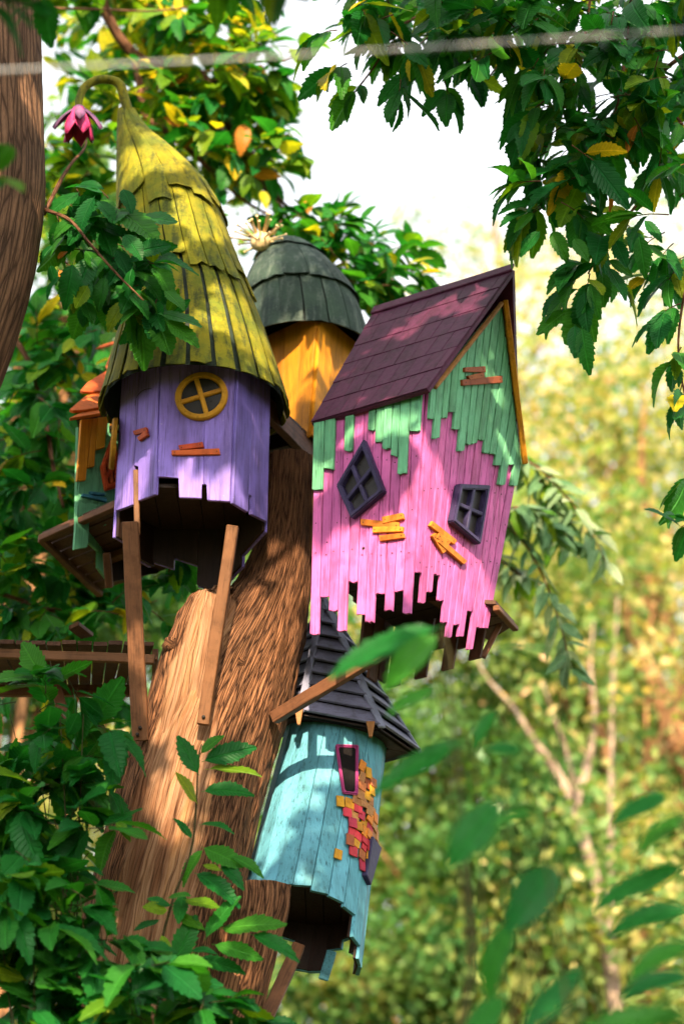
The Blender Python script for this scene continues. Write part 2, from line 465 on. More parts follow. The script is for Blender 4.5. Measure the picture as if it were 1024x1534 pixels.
M['petal'] = wood_paint('pink_petal', (0.56, 0.045, 0.17), worn=(0.55, 0.15, 0.25), wear=0.05, grain=(20, 20, 6), rough=0.5)
M['sepal'] = wood_paint('mauve_sepal', (0.16, 0.065, 0.15), worn=(0.3, 0.18, 0.25), wear=0.08, grain=(20, 20, 6), rough=0.55)
M['cream'] = wood_paint('cream_paint', (0.78, 0.58, 0.30), worn=(0.8, 0.7, 0.5), wear=0.05, grain=(20, 20, 20))
M['steel'] = wood_paint('grey_rope', (0.27, 0.27, 0.27), worn=(0.4, 0.4, 0.4), wear=0.02, grain=(60, 60, 60))
M['bark_main'] = bark('furrowed_bark', (0.032, 0.014, 0.008), (0.36, 0.170, 0.085), ur=54, vr=5.0, bump=0.9,
                      bare=((0.085, 0.036, 0.018), (0.24, 0.120, 0.064), (0.38, 0.220, 0.135), (0.50, 0.335, 0.225)))
M['bark_left'] = bark('smooth_brown_bark', (0.055, 0.030, 0.018), (0.22, 0.125, 0.075), ur=24, vr=3.0, bump=0.6)
M['bark_pale'] = bark('pale_bark', (0.12, 0.085, 0.06), (0.46, 0.35, 0.27), ur=10, vr=3, bump=0.5)
M['bark_warm'] = bark('warm_bark', (0.09, 0.045, 0.02), (0.38, 0.20, 0.09), ur=10, vr=3, bump=0.5)
M['twig'] = bark('brown_twig', (0.05, 0.022, 0.012), (0.20, 0.10, 0.055), ur=40, vr=8, bump=0.3)
M['stem'] = bark('green_brown_stem', (0.03, 0.03, 0.012), (0.07, 0.06, 0.025), ur=40, vr=8, bump=0.3)
M['leaf_green'] = leaf_mat('chestnut_leaf_green', [(0.0, (0.007, 0.090, 0.018)), (0.5, (0.012, 0.125, 0.018)), (1.0, (0.040, 0.175, 0.014))], trans=0.42)
M['leaf_mid'] = leaf_mat('chestnut_leaf_light', [(0.0, (0.045, 0.165, 0.010)), (0.5, (0.10, 0.21, 0.010)), (1.0, (0.20, 0.26, 0.012))], trans=0.48)
M['leaf_yellow'] = leaf_mat('chestnut_leaf_yellow', [(0.0, (0.24, 0.28, 0.015)), (0.6, (0.44, 0.38, 0.015)), (1.0, (0.52, 0.33, 0.015))], trans=0.40)
M['leaf_orange'] = leaf_mat('chestnut_leaf_orange', [(0.0, (0.34, 0.10, 0.015)), (1.0, (0.50, 0.21, 0.02))], trans=0.35)
M['leaf_narrow'] = leaf_mat('narrow_leaf', [(0.0, (0.06, 0.15, 0.06)), (0.6, (0.12, 0.21, 0.10)), (1.0, (0.24, 0.29, 0.16))], trans=0.30, rough=0.38)
M['far_green'] = leaf_mat('far_leaf_green', [(0.0, (0.05, 0.14, 0.04)), (0.45, (0.12, 0.22, 0.06)), (0.8, (0.26, 0.31, 0.09)), (1.0, (0.52, 0.37, 0.15))], trans=0.5, veins=False, rough=0.35)
M['far_gold'] = leaf_mat('far_leaf_gold', [(0.0, (0.16, 0.23, 0.06)), (0.4, (0.34, 0.35, 0.10)), (0.8, (0.56, 0.43, 0.18)), (1.0, (0.64, 0.38, 0.22))], trans=0.5, veins=False, rough=0.35)
M['far_dark'] = leaf_mat('far_leaf_dark', [(0.0, (0.025, 0.10, 0.025)), (0.6, (0.065, 0.16, 0.035)), (1.0, (0.18, 0.24, 0.05))], trans=0.35, veins=False, rough=0.35)

def ground_mat():
    m, n, l, b = new_mat('meadow_ground')
    tc = n.new('ShaderNodeTexCoord')
    a = n.new('ShaderNodeTexNoise'); a.inputs['Scale'].default_value = 0.4; a.inputs['Detail'].default_value = 8
    l.new(tc.outputs['Object'], a.inputs['Vector'])
    r = ramp(n, [(0.35, (0.03, 0.045, 0.012)), (0.55, (0.055, 0.055, 0.018)), (0.7, (0.08, 0.06, 0.03))]); l.new(a.outputs['Fac'], r.inputs[0])
    l.new(r.outputs[0], b.inputs['Base Color']); b.inputs['Roughness'].default_value = 0.95
    return m
M['ground'] = ground_mat()

# ------------------------------------------------------------------ ground
def build_ground():
    N = 60
    V, F = [], []
    for j in range(N + 1):
        for i in range(N + 1):
            x, y = lerp(-160, 160, i / N), lerp(-60, 260, j / N)
            V.append((x, y, 0.25 * noise.noise(Vector((x * 0.06, y * 0.06, 0))) - 0.1 + max(0, y - 30) * 0.03))
    for j in range(N):
        for i in range(N):
            a = j * (N + 1) + i
            F.append((a, a + 1, a + N + 2, a + N + 1))
    o = mesh_obj('ground', V, F, M['ground'], None, True)
    tag(o, 'woodland floor of grass and fallen leaves beneath the trees', 'ground', kind='structure')
build_ground()

# ------------------------------------------------------------------ leaves
def leaf_template(teeth=8, width=0.36, fold=0.10, droop=0.16, narrow=False, seed=0):
    """serrated leaf, length 1 along +y, face +z: (verts, faces, uvs)"""
    r = random.Random(seed)
    V, F, UV = [], [], []
    n = teeth
    mid, lt, rt = [], [], []
    def wd(t):
        if narrow: return 0.5 * width * (math.sin(math.pi * min(1, t ** 0.8)) ** 0.8)
        return 0.5 * width * (math.sin(math.pi * t ** 0.92) ** 0.72) * (1.0 - 0.12 * t)
    def add(x, t, side):
        z = -droop * t * t + fold * abs(x) * 2.2 + 0.018 * math.sin(t * 9 + seed) * (1 if side else 0)
        V.append((x, 0.06 + 0.94 * t, z)); UV.append((x, t)); return len(V) - 1
    V.append((0, 0, 0)); UV.append((0, 0)); root = 0
    for i in range(n + 1):
        t = i / n
        mid.append(add(0, t, 0))
    for s, lst in ((-1, lt), (1, rt)):
        for i in range(n):
            t0, t1 = i / n, (i + 1) / n
            if i: lst.append(('v', add(s * wd(t0) * (1.0 if narrow else 0.90), t0, s)))
            else: lst.append(('v', mid[0]))
            if not narrow:
                tt = t0 + (t1 - t0) * 0.80
                lst.append(('t', add(s * (wd(tt) * 1.07 + 0.004) * (1 + r.uniform(-0.05, 0.05)), tt + 0.02, s)))
        lst.append(('v', mid[n]))
        step = 1 if narrow else 2
        for i in range(n):
            a = lst[i * step][1]; c = lst[(i + 1) * step][1]
            ring = [mid[i]]
            if a != mid[i]: ring.append(a)
            if not narrow: ring.append(lst[i * step + 1][1])
            if c != mid[i + 1]: ring.append(c)
            ring.append(mid[i + 1])
            if s < 0: ring = ring[::-1]
            if len(ring) >= 3: F.append(tuple(ring))
    # leaf stalk
    p = len(V)
    V += [(-0.006, 0, -0.004), (0.006, 0, -0.004), (0, 0, 0.006), (-0.004, 0.07, -0.004), (0.004, 0.07, -0.004), (0, 0.07, 0.004)]
    UV += [(0, 0)] * 6
    F += [(p, p + 1, p + 4, p + 3), (p + 1, p + 2, p + 5, p + 4), (p + 2, p, p + 3, p + 5)]
    return V, F, UV

def template_mesh(name, tpl, mat):
    V, F, UV = tpl
    me = bpy.data.meshes.new(name)
    me.from_pydata(V, [], F)
    l = me.uv_layers.new(name='UVMap')
    for lp in me.loops: l.data[lp.index].uv = UV[lp.vertex_index]
    me.materials.append(mat)
    me.polygons.foreach_set('use_smooth', [True] * len(me.polygons))
    me.update()
    return me

CHEST = [leaf_template(8, 0.40, 0.10, 0.16, seed=1), leaf_template(9, 0.36, 0.20, 0.30, seed=2), leaf_template(8, 0.44, 0.05, 0.05, seed=3), leaf_template(8, 0.38, 0.26, 0.42, seed=4)]
NARR = [leaf_template(5, 0.20, 0.10, 0.20, True, 5), leaf_template(5, 0.24, 0.25, 0.35, True, 6)]
LM = {k: [template_mesh('leaf', t, M[k]) for t in CHEST] for k in ('leaf_green', 'leaf_mid', 'leaf_yellow', 'leaf_orange')}
LM['leaf_narrow'] = [template_mesh('leaf', t, M['leaf_narrow']) for t in NARR]
# cheap leaf for crowns: folded, six corners
CHEAP = (np.array([(0, 0, 0), (-0.19, 0.38, 0.05), (0, 0.45, 0), (0.19, 0.38, 0.05), (0, 1.0, -0.15), (-0.14, 0.75, 0.0), (0.14, 0.75, 0.0)]),
         [(0, 2, 1), (0, 3, 2), (1, 2, 4, 5), (2, 3, 6, 4)])
FARL = (np.array([(0, 0, 0), (-0.3, 0.5, 0.08), (0, 1.0, -0.1), (0.3, 0.5, 0.08)]), [(0, 3, 2, 1)])

def np_cloud(name, pos, size, parent, mats, midx, tpl=FARL, rot=None, seed=0, up_bias=0.0, uv=False, attr=None):
    """many leaves as one mesh; pos (n,3) world, size (n,)"""
    g = np.random.default_rng(seed)
    n = len(pos)
    if rot is None:
        y = g.normal(size=(n, 3)); y[:, 2] -= 0.4
        y /= np.linalg.norm(y, axis=1)[:, None]
        z = g.normal(size=(n, 3)); z[:, 2] += up_bias
        z -= y * np.sum(y * z, axis=1)[:, None]
        z /= np.linalg.norm(z, axis=1)[:, None]
        x = np.cross(y, z)
        rot = np.stack([x, y, z], axis=2)
    T, F = tpl
    k = len(T)
    V = np.einsum('nij,kj->nki', rot, T) * size[:, None, None] + pos[:, None, :]
    b = np.array(base_of(parent))
    V = (V - b).reshape(-1, 3)
    me = bpy.data.meshes.new(name)
    flat, starts, tot = [], [], []
    lens = np.array([len(f) for f in F])
    loops_per = int(lens.sum())
    base_l = np.concatenate([np.array(f) for f in F])
    loops = (base_l[None, :] + (np.arange(n) * k)[:, None]).reshape(-1)
    fstart0 = np.concatenate([[0], np.cumsum(lens)[:-1]])
    starts = (fstart0[None, :] + (np.arange(n) * loops_per)[:, None]).reshape(-1)
    me.vertices.add(n * k); me.vertices.foreach_set('co', V.reshape(-1))
    me.loops.add(len(loops)); me.loops.foreach_set('vertex_index', loops.astype(np.int32))
    me.polygons.add(len(starts)); me.polygons.foreach_set('loop_start', starts.astype(np.int32))
    for m in mats: me.materials.append(m)
    me.polygons.foreach_set('material_index', np.repeat(midx, len(F)).astype(np.int32))
    a = me.attributes.new('leaf', 'FLOAT', 'FACE')
    a.data.foreach_set('value', np.repeat(g.random(n) if attr is None else attr, len(F)).astype(np.float32))
    if uv:
        ul = me.uv_layers.new(name='UVMap')
        co = T[base_l][:, :2]
        ul.data.foreach_set('uv', np.tile(co, (n, 1)).reshape(-1))
    me.update(calc_edges=True)
    me.validate()
    o = link(name, me, None, parent)
    o['kind'] = 'stuff'
    return o

class Foliage:
    """collects the leaves of one plant: the largest in view become leaf objects, the rest one mesh"""
    def __init__(self, parent, limit=300, twig='twig', name='foliage', wide=1.1):
        self.parent, self.limit, self.items, self.tw, self.twmat, self.name, self.wide = parent, limit, [], ([], [], []), twig, name, wide
    def leaf(self, base, tip, normal, kind='leaf_green', wide=1.0, shape=None):
        base, tip = Vector(base), Vector(tip)
        y = tip - base
        L = y.length
        if L < 1e-4: return
        y /= L
        z = Vector(normal); z = z - y * z.dot(y)
        if z.length < 1e-3: z = Vector((0.3, -0.5, 0.8)); z = z - y * z.dot(y)
        z.normalize()
        x = y.cross(z)
        self.items.append((base, x, y, z, L, kind, wide, shape))
    def twig(self, pts, r0, r1, sides=5):
        n = len(pts)
        V, F, UV = tube_data(pts, [lerp(r0, r1, i / (n - 1)) for i in range(n)], sides)
        o = len(self.tw[0])
        self.tw[0].extend(V); self.tw[1].extend([tuple(i + o for i in f) for f in F]); self.tw[2].extend(UV)
    def spray(self, base, direc, length, n, size, kinds, droop=0.35, face=None, r0=0.004, alternate=True, shape=None):
        """a twig with leaves in two ranks, more of them fanned at the tip"""
        d = Vector(direc).normalized()
        base = Vector(base)
        side = d.cross(Vector((0, 0, 1)))
        if side.length < 0.1: side = d.cross(Vector((0, 1, 0)))
        side.normalize()
        q = Matrix.Rotation(rnd.uniform(-0.9, 0.9), 3, d)
        side = q @ side
        pts = []
        for i in range(5):
            t = i / 4
            pts.append(base + d * length * t + Vector((0, 0, -droop * 0.5 * length * t * t)) + Vector((noise.noise(base * 3 + Vector((t * 2, 0, 0))), noise.noise(base * 3 + Vector((0, t * 2, 5))), 0)) * 0.05 * length)
        self.twig(pts, r0, r0 * 0.5)
        for i in range(n):
            t = 0.25 + 0.75 * (i + 1) / n
            k = min(int(t * 4), 3)
            p = pts[k].lerp(pts[k + 1], min(1, t * 4 - k))
            s = 1 if i % 2 else -1
            spread = lerp(1.1, 0.35, t) * rnd.uniform(0.75, 1.2)
            v = d * rnd.uniform(0.5, 0.9) + side * s * spread + Vector((rnd.gauss(0, 0.2), rnd.gauss(0, 0.2), rnd.gauss(-droop, 0.25)))
            L = size * rnd.uniform(0.55, 1.22) * (0.8 + 0.2 * math.sin(math.pi * t))
            nz = Vector((rnd.gauss(0, 0.35), rnd.gauss(-0.35, 0.35), 0.8)) if face is None else Vector(face) + Vector((rnd.gauss(0, 0.35), rnd.gauss(0, 0.35), rnd.gauss(0, 0.35)))
            self.leaf(p, p + v.normalized() * L, nz, kinds(), self.wide * rnd.uniform(0.88, 1.12), shape)
    def finish(self):
        b = base_of(self.parent)
        def score(it):
            c = it[0] + it[2] * it[4] * 0.5
            x, y, f = proj(c)
            if f < 0.5 or not (-30 < x < 1054 and -30 < y < 1564): return 0
            return it[4] / f
        its = sorted(self.items, key=score, reverse=True)
        vis = [i for i in its if score(i) > 0][:self.limit]
        rest = its[len(vis):]
        for (p, x, y, z, L, kind, wide, shape) in vis:
            ms = LM[kind]
            me = ms[shape if shape is not None else rnd.randrange(len(ms))]
            o = bpy.data.objects.new('leaf', me)
            col.objects.link(o)
            o.parent = self.parent
            m = Matrix((x * L * wide, y * L, z * L)).transposed().to_4x4()
            m.translation = p - b
            o.matrix_local = m
        if rest:
            seen = [i for i in rest if score(i) > 0]
            hid = [i for i in rest if score(i) <= 0]
            if self.items[0][5] != 'leaf_narrow':
                for grp, tp in ((seen[0::2], CHEST[0]), (seen[1::2], CHEST[1]), (hid, None)):
                    if grp: self.cloud(grp, CHEAP if tp is None else (np.array(tp[0]), tp[1]))
            else: self.cloud(rest, CHEAP)
        if self.tw[0]:
            o = mesh_obj('twigs', self.tw[0], self.tw[1], M[self.twmat], self.parent, True, self.tw[2])
            o['kind'] = 'stuff'
    def cloud(self, rest, tpl):
            kinds = sorted({i[5] for i in rest})
            pos = np.array([tuple(i[0]) for i in rest])
            rot = np.array([[[i[1][r] * i[6], i[2][r], i[3][r]] for r in range(3)] for i in rest])
            np_cloud(self.name, pos, np.array([i[4] for i in rest]), self.parent, [M[k] for k in kinds], np.array([kinds.index(i[5]) for i in rest]), tpl, rot, seed=len(rest), uv=True)

def mixkinds(**kw):
    ks, ws = list(kw), list(kw.values())
    return lambda: rnd.choices(ks, ws)[0]

def inside(poly, x, y):
    c = False
    for i in range(len(poly)):
        (x1, y1), (x2, y2) = poly[i], poly[i - 1]
        if (y1 > y) != (y2 > y) and x < (x2 - x1) * (y - y1) / (y2 - y1) + x1: c = not c
    return c

def poly_points(poly, n, gap, holes=()):
    xs = [p[0] for p in poly]; ys = [p[1] for p in poly]
    out = []
    for _ in range(n * 40):
        if len(out) >= n: break
        x, y = rnd.uniform(min(xs), max(xs)), rnd.uniform(min(ys), max(ys))
        if not inside(poly, x, y): continue
        if any((x - a) ** 2 + (y - b) ** 2 < r * r for a, b, r in holes): continue
        if any((x - a) ** 2 + (y - b) ** 2 < gap * gap for a, b in out): continue
        out.append((x, y))
    return out

# ------------------------------------------------------------------ the leaning host tree
def ridged(seed, amp, fu=5.0, fv=0.9):
    def f(p, th, v, rad):
        c, s = math.cos(th), math.sin(th)
        a = noise.noise(Vector((c * fu * rad * 3 + seed, s * fu * rad * 3, v * fv)))
        b = noise.noise(Vector((c * rad * 34, s * rad * 34 + seed, v * 1.3)))
        d = noise.noise(Vector((c * rad * 50, s * rad * 50 + seed, v * 11)))
        return amp * (1.5 * a + 0.5 * (1 - abs(b) * 2) * (0.55 + 0.9 * d) + 0.22 * d)
    return f

def trunk_rows(rows, Y, n):
    """rows of (py, left px, right px) -> centres and radii on the plane y = Y"""
    out = spline(rows, n)
    pts, rad = [], []
    for r in out:
        py, l, rr = r[0], r[1], r[2]
        y = Y if len(r) < 4 else r[3]
        c = P((l + rr) / 2, py, y)
        pts.append(c); rad.append((rr - l) / 2 / ppm(c))
    return pts, rad

def set_bare(o, fn):
    me = o.data
    b = base_of(o)
    a = me.attributes.new('bare', 'FLOAT', 'POINT')
    vals = [fn(v.co + b) for v in me.vertices]
    a.data.foreach_set('value', vals)
    nr = [v.normal.copy() for v in me.vertices]
    for v, k, q in zip(me.vertices, vals, nr):
        if k > 0: v.co -= q * (0.022 * k)
    me.update()

def build_host():
    t = thing('leaning_tree', (-0.95, 10.9, 0.0), 'leaning old tree trunk with stripped pale wood carrying the painted houses', 'tree')
    rows = [(688, 398, 472), (720, 394, 472), (800, 385, 471), (850, 370, 468), (900, 345, 464), (950, 308, 457), (1000, 268, 447), (1050, 236, 433),
            (1100, 212, 417), (1150, 192, 402), (1200, 176, 390), (1280, 154, 372), (1360, 132, 352), (1450, 112, 337), (1560, 84, 318), (1700, 50, 295)]
    pts, rad = trunk_rows(rows, 10.62, 230)
    last = pts[-1]
    for i in range(1, 15):
        k = i / 14
        pts.append(Vector((last.x - 0.25 * k, 10.62 + 0.2 * k, last.z * (1 - k) - 0.15 * k))); rad.append(rad[229] + 0.16 * k * k)
    o = tube('trunk', pts, rad, M['bark_main'], t, 200, ridged(3.1, 0.015))
    def bare(p):
        x, y, f = proj(p)
        l = np.interp(y, [870, 960, 1000, 1100, 1200, 1300, 1400, 1500], [330, 262, 238, 212, 180, 158, 130, 110])
        r = np.interp(y, [870, 920, 960, 1000, 1100, 1200, 1300, 1400, 1500], [352, 345, 335, 325, 318, 315, 300, 285, 262])
        if p.y > 10.75 or y < 880: return 0.0
        d = min((x - l - 20) / 14, (r - x) / 12)
        d += 1.3 * noise.noise(Vector((x * 0.02, y * 0.006, 0)))
        return max(0.0, min(1.0, d * 0.5 + 0.5)) * min(1.0, (y - 875) / 30)
    set_bare(o, bare)
    # broken limb: a torn shell of wood standing in front of the trunk
    pts, rad = trunk_rows([(866, 300, 346, 10.50), (900, 282, 352, 10.49), (940, 262, 356, 10.47), (1000, 238, 360, 10.47), (1060, 222, 350, 10.50), (1130, 205, 330, 10.54), (1210, 190, 300, 10.60)], 10.5, 70)
    def torn(p, th, v, rad):
        return ridged(9.4, 0.012)(p, th, v, rad)
    V, F, UV = tube_data(pts, rad, 96, torn)
    top = pts[0]
    ns = 96
    for i in range(0, 14):
        for k in range(ns):
            v = V[i * ns + k]
            x, y, f = proj(v)
            cut = 871 + (322 - x) * 0.45 * (1 if x < 322 else -0.3) + 9 * noise.noise(Vector((x * 0.11, i * 0.02, 3)))
            if y < cut:
                V[i * ns + k] = P(x, cut, v.y)
    o = mesh_obj('broken_limb', V, F, M['bark_main'], t, True, UV)
    def bare2(p):
        x, y, f = proj(p)
        l = np.interp(y, [870, 920, 960, 1000, 1100, 1200], [296, 272, 262, 242, 218, 186])
        return max(0.0, min(1.0, 0.5 + (x - l - 5) / 16 * 0.5 + 0.4 * noise.noise(Vector((x * 0.03, y * 0.01, 4)))))
    set_bare(o, bare2)
    # the sawn branch in front
    pts, rad = trunk_rows([(1328, 352, 434), (1360, 352, 431), (1420, 340, 416), (1480, 322, 402), (1560, 300, 384), (1680, 250, 350)], 10.24, 60)
    o = tube('sawn_branch', pts, rad, M['bark_main'], t, 120, ridged(5.5, 0.014))
    set_bare(o, lambda p: 0.0)
    # knots
    for px, py, r in ((255, 962, 0.05), (362, 990, 0.035)):
        c = P(px, py, 10.30)
        V, F, UV = tube_data([c + Vector((0, 0.12, 0.02)), c + Vector((0, 0.05, 0)), c], [r, r * 0.9, r * 0.6], 14, lambda p, th, v, rad: 0.25 * rad * noise.noise(Vector((math.cos(th) * 2, math.sin(th) * 2, v * 9))))
        o = mesh_obj('knot', V, F, M['bark_main'], t, True, UV)
        set_bare(o, lambda p: 0.0)
build_host()

# ------------------------------------------------------------------ shared house pieces
class Face:
    def __init__(self, a, b, c):
        self.o = Vector(a)
        self.n = (Vector(b) - self.o).cross(Vector(c) - self.o).normalized()
        if self.n.dot(EYE - self.o) < 0: self.n = -self.n
    def off(self, d):
        f = Face.__new__(Face); f.o = self.o + self.n * d; f.n = self.n.copy(); return f
    def __call__(self, x, y): return hit(x, y, self.o, self.n)
    def poly(self, pts): return [self(x, y) for x, y in pts]

def board(name, face, pxpts, t0, t1, mat, parent, bevel=0.003, gap=0.0012, depth_jit=0.002):
    j = rnd.uniform(-1, 1) * depth_jit
    return prism(name, shrink(face.poly(pxpts), gap), face.n, t0, t1 + j, mat, parent, bevel)

def nails(face, pts, t, parent, r=0.0045):
    bm = bmesh.new()
    for x, y in pts:
        c = face(x, y) + face.n * t
        a = face.n.orthogonal().normalized(); b = face.n.cross(a)
        ring = [bm.verts.new(c + (a * math.cos(k) + b * math.sin(k)) * r) for k in [i * math.pi / 3 for i in range(6)]]
        bm.faces.new(ring)
        tp = [bm.verts.new(v.co - face.n * 0.006) for v in ring]
        for i in range(6): bm.faces.new((ring[i], tp[i], tp[(i + 1) % 6], ring[(i + 1) % 6]))
    bm_obj('nail_heads', bm, M['nail'], parent)['kind'] = 'stuff'

def slat(face, a, b, wpx, t0, t1, mat, parent, nail=True):
    """a small board nailed on: from px a to px b"""
    ax, ay = a; bx, by = b
    L = math.hypot(bx - ax, by - ay)
    nx, ny = -(by - ay) / L * wpx / 2, (bx - ax) / L * wpx / 2
    e = lambda: rnd.uniform(-1.2, 1.2)
    pts = [(ax + nx + e(), ay + ny + e()), (bx + nx + e(), by + ny + e()), (bx - nx + e(), by - ny + e()), (ax - nx + e(), ay - ny + e())]
    o = prism('slat', face.poly(pts), face.n, t0, t1, mat, parent, 0.002)
    if nail:
        f = 4 / L
        nails(face, [(lerp(ax, bx, f), lerp(ay, by, f)), (lerp(bx, ax, f), lerp(by, ay, f))], t1 + 0.001, o, 0.0035)
    return o

def frame_window(face, quad, width, t, mat, parent, cross=True, panes=True, centre=None):
    """a four-sided window: mitred frame, cross bars and dark panes; quad in px"""
    pts = face.poly(quad)
    c = sum(pts, Vector()) / 4
    n = face.n
    inner = []
    for i in range(4):
        p, a, b = pts[i], pts[i - 1], pts[(i + 1) % 4]
        u, v = (a - p).normalized(), (b - p).normalized()
        s = math.sin(u.angle(v))
        inner.append(p + (u + v) * width / max(0.35, s))
    bm = bmesh.new()
    def vv(p, d): return bm.verts.new(p + n * d)
    O0, O1 = [vv(p, -0.002) for p in pts], [vv(p, t) for p in pts]
    I0, I1 = [vv(p, -0.002) for p in inner], [vv(p, t) for p in inner]
    for i in range(4):
        j = (i + 1) % 4
        bm.faces.new((O1[i], O1[j], I1[j], I1[i])); bm.faces.new((O0[i], O0[j], O1[j], O1[i])); bm.faces.new((I1[i], I1[j], I0[j], I0[i])); bm.faces.new((O0[j], O0[i], I0[i], I0[j]))
    bmesh.ops.recalc_face_normals(bm, faces=bm.faces)
    bmesh.ops.bevel(bm, geom=[e for e in bm.edges if e.calc_face_angle(0) > 0.6], offset=0.006, segments=2, affect='EDGES', clamp_overlap=True)
    wobj = bm_obj('window', bm, mat, parent)
    if cross:
        m = [(inner[i] + inner[(i + 1) % 4]) / 2 for i in range(4)]
        for k, (a, b) in enumerate(((m[0], m[2]), (m[1], m[3]))):
            d = (b - a).normalized()
            s = n.cross(d).normalized() * width * 0.42
            a2, b2 = a - d * width * 0.4, b + d * width * 0.4
            prism('window_bar', [a2 - s, b2 - s, b2 + s, a2 + s], n, 0.0, t - 0.004 - 0.002 * k, mat, wobj, 0.004)
        ctr = sum(m, Vector()) / 4
        for i in range(4):
            q = [inner[i], m[i], ctr, m[i - 1]]
            prism('pane', shrink(q, 0.002), n, 0.001, 0.006, M['pane'], wobj, 0)
    elif panes:
        prism('pane', inner, n, 0.001, 0.005, M['opening'], wobj, 0)  # near-black sheet painted in for the shade of an open window
    return wobj

def round_window(c, n, rad, wr, tilt, mat, parent):
    n = Vector(n).normalized()
    a = (Vector((0, 0, 1)) - n * n.z).normalized()
    b = n.cross(a)
    a, b = a * math.cos(tilt) + b * math.sin(tilt), b * math.cos(tilt) - a * math.sin(tilt)
    sec = [(-wr, -0.003), (-wr, 0.016), (-wr * 0.6, 0.024), (wr * 0.6, 0.024), (wr, 0.016), (wr, -0.003)]
    N = 44
    V, F = [], []
    for i in range(N):
        th = 2 * math.pi * i / N
        d = a * math.cos(th) + b * math.sin(th)
        for r, h in sec: V.append(c + d * (rad - wr + r) + n * h)
    k = len(sec)
    for i in range(N):
        for j in range(k):
            F.append((i * k + j, ((i + 1) % N) * k + j, ((i + 1) % N) * k + (j + 1) % k, i * k + (j + 1) % k))
    wobj = mesh_obj('window', V, F, mat, parent, False)
    for q, (d, s) in enumerate(((a, b), (b, -a))):
        e = rad - wr * 1.4
        prism('window_bar', [c - d * e - s * wr * 0.8, c + d * e - s * wr * 0.8, c + d * e + s * wr * 0.8, c - d * e + s * wr * 0.8], n, 0.0, 0.020 - 0.002 * q, mat, wobj, 0.005)
    for q in range(4):
        pts = [c]
        for i in range(9):
            th = (q + i / 8) * math.pi / 2
            pts.append(c + (a * math.cos(th) + b * math.sin(th)) * (rad - wr * 1.2))
        prism('pane', shrink(pts, 0.001), n, 0.001, 0.005, M['pane'], wobj, 0)
    return wobj

def loft_fn(rows, Y):
    """rows (py, xl, xr[, Y]) from the hem upward -> function t -> (centre, radius)"""
    R = spline(rows, 80)
    cen, rad = [], []
    for r in R:
        y = r[3] if len(r) > 3 else Y
        c = P((r[1] + r[2]) / 2, r[0], y)
        cen.append(c); rad.append(max(0.004, (r[2] - r[1]) / 2 / ppm(c)))
    def f(t):
        s = max(0, min(79.999, t * 80)); i = int(s); k = s - i
        return cen[i].lerp(cen[i + 1], k), lerp(rad[i], rad[i + 1], k)
    return f

def t_of(f, py):
    """loft parameter whose centre is at picture height py"""
    lo, hi = 0.0, 1.0
    for _ in range(30):
        m = (lo + hi) / 2
        if proj(f(m)[0])[1] > py: lo = m
        else: hi = m
    return lo

def surf(f, t, th, off=0.0):
    c, r = f(t)
    return c + Vector((math.sin(th), -math.cos(th), 0)) * (r + off)

def roof_tier(f, t0, t1, n, off, mat, parent, cover=0.86, ragged=0.03, flare=0.012, name='roof_strip', phase=0.0, thick=0.007, top_rag=0.0):
    for i in range(n):
        a0 = 2 * math.pi * (i + phase) / n
        wd = 2 * math.pi / n
        cv = cover * rnd.uniform(0.93, 1.06)
        lo = t0 + rnd.uniform(-ragged, ragged * 0.7)
        rows_ = 7
        V, F = [], []
        sk = rnd.uniform(-0.03, 0.03)
        for s in range(rows_):
            k = s / (rows_ - 1)
            t = lerp(lo, t1 + rnd.uniform(-top_rag, top_rag), k)
            lift = off + flare * (1 - k) ** 2 + rnd.uniform(-0.0015, 0.0015)
            cols = 4
            for j in range(cols):
                u = j / (cols - 1)
                edge = rnd.uniform(-0.012, 0.012)
                th = a0 + wd * (0.5 + (u - 0.5) * cv + sk * (1 - k) + (edge if j in (0, 3) else 0))
                tt = t + (rnd.uniform(-0.012, 0.008) if s == 0 else 0)
                bulge = 0.004 * math.sin(math.pi * u)
                V.append(surf(f, tt, th, lift + bulge))
        nv = len(V)
        for s in range(rows_):
            for j in range(4):
                v = V[s * 4 + j]
                c, r = f(lerp(lo, t1, s / (rows_ - 1)))
                d = (v - c); d.z = 0
                V.append(v - d.normalized() * thick)
        idx = lambda s, j, b: b * nv + s * 4 + j
        for s in range(rows_ - 1):
            for j in range(3):
                F.append((idx(s, j, 0), idx(s, j + 1, 0), idx(s + 1, j + 1, 0), idx(s + 1, j, 0)))
                F.append((idx(s, j, 1), idx(s + 1, j, 1), idx(s + 1, j + 1, 1), idx(s, j + 1, 1)))
            F.append((idx(s, 0, 1), idx(s, 0, 0), idx(s + 1, 0, 0), idx(s + 1, 0, 1)))
            F.append((idx(s, 3, 0), idx(s, 3, 1), idx(s + 1, 3, 1), idx(s + 1, 3, 0)))
        for j in range(3):
            F.append((idx(0, j, 1), idx(0, j + 1, 1), idx(0, j + 1, 0), idx(0, j, 0)))
        mesh_obj(name, V, F, mat, parent)

def roof_core(f, mat, parent, t0=0.01, t1=1.0, inset=0.012):
    N, K = 28, 26
    V, F = [], []
    for i in range(K + 1):
        t = lerp(t0, t1, i / K)
        for j in range(N): V.append(surf(f, t, 2 * math.pi * j / N, -inset if t < 0.97 else -0.003))
    for i in range(K):
        for j in range(N):
            F.append((i * N + j, i * N + (j + 1) % N, (i + 1) * N + (j + 1) % N, (i + 1) * N + j))
    return mesh_obj('roof_lining', V, F, mat, parent, True)

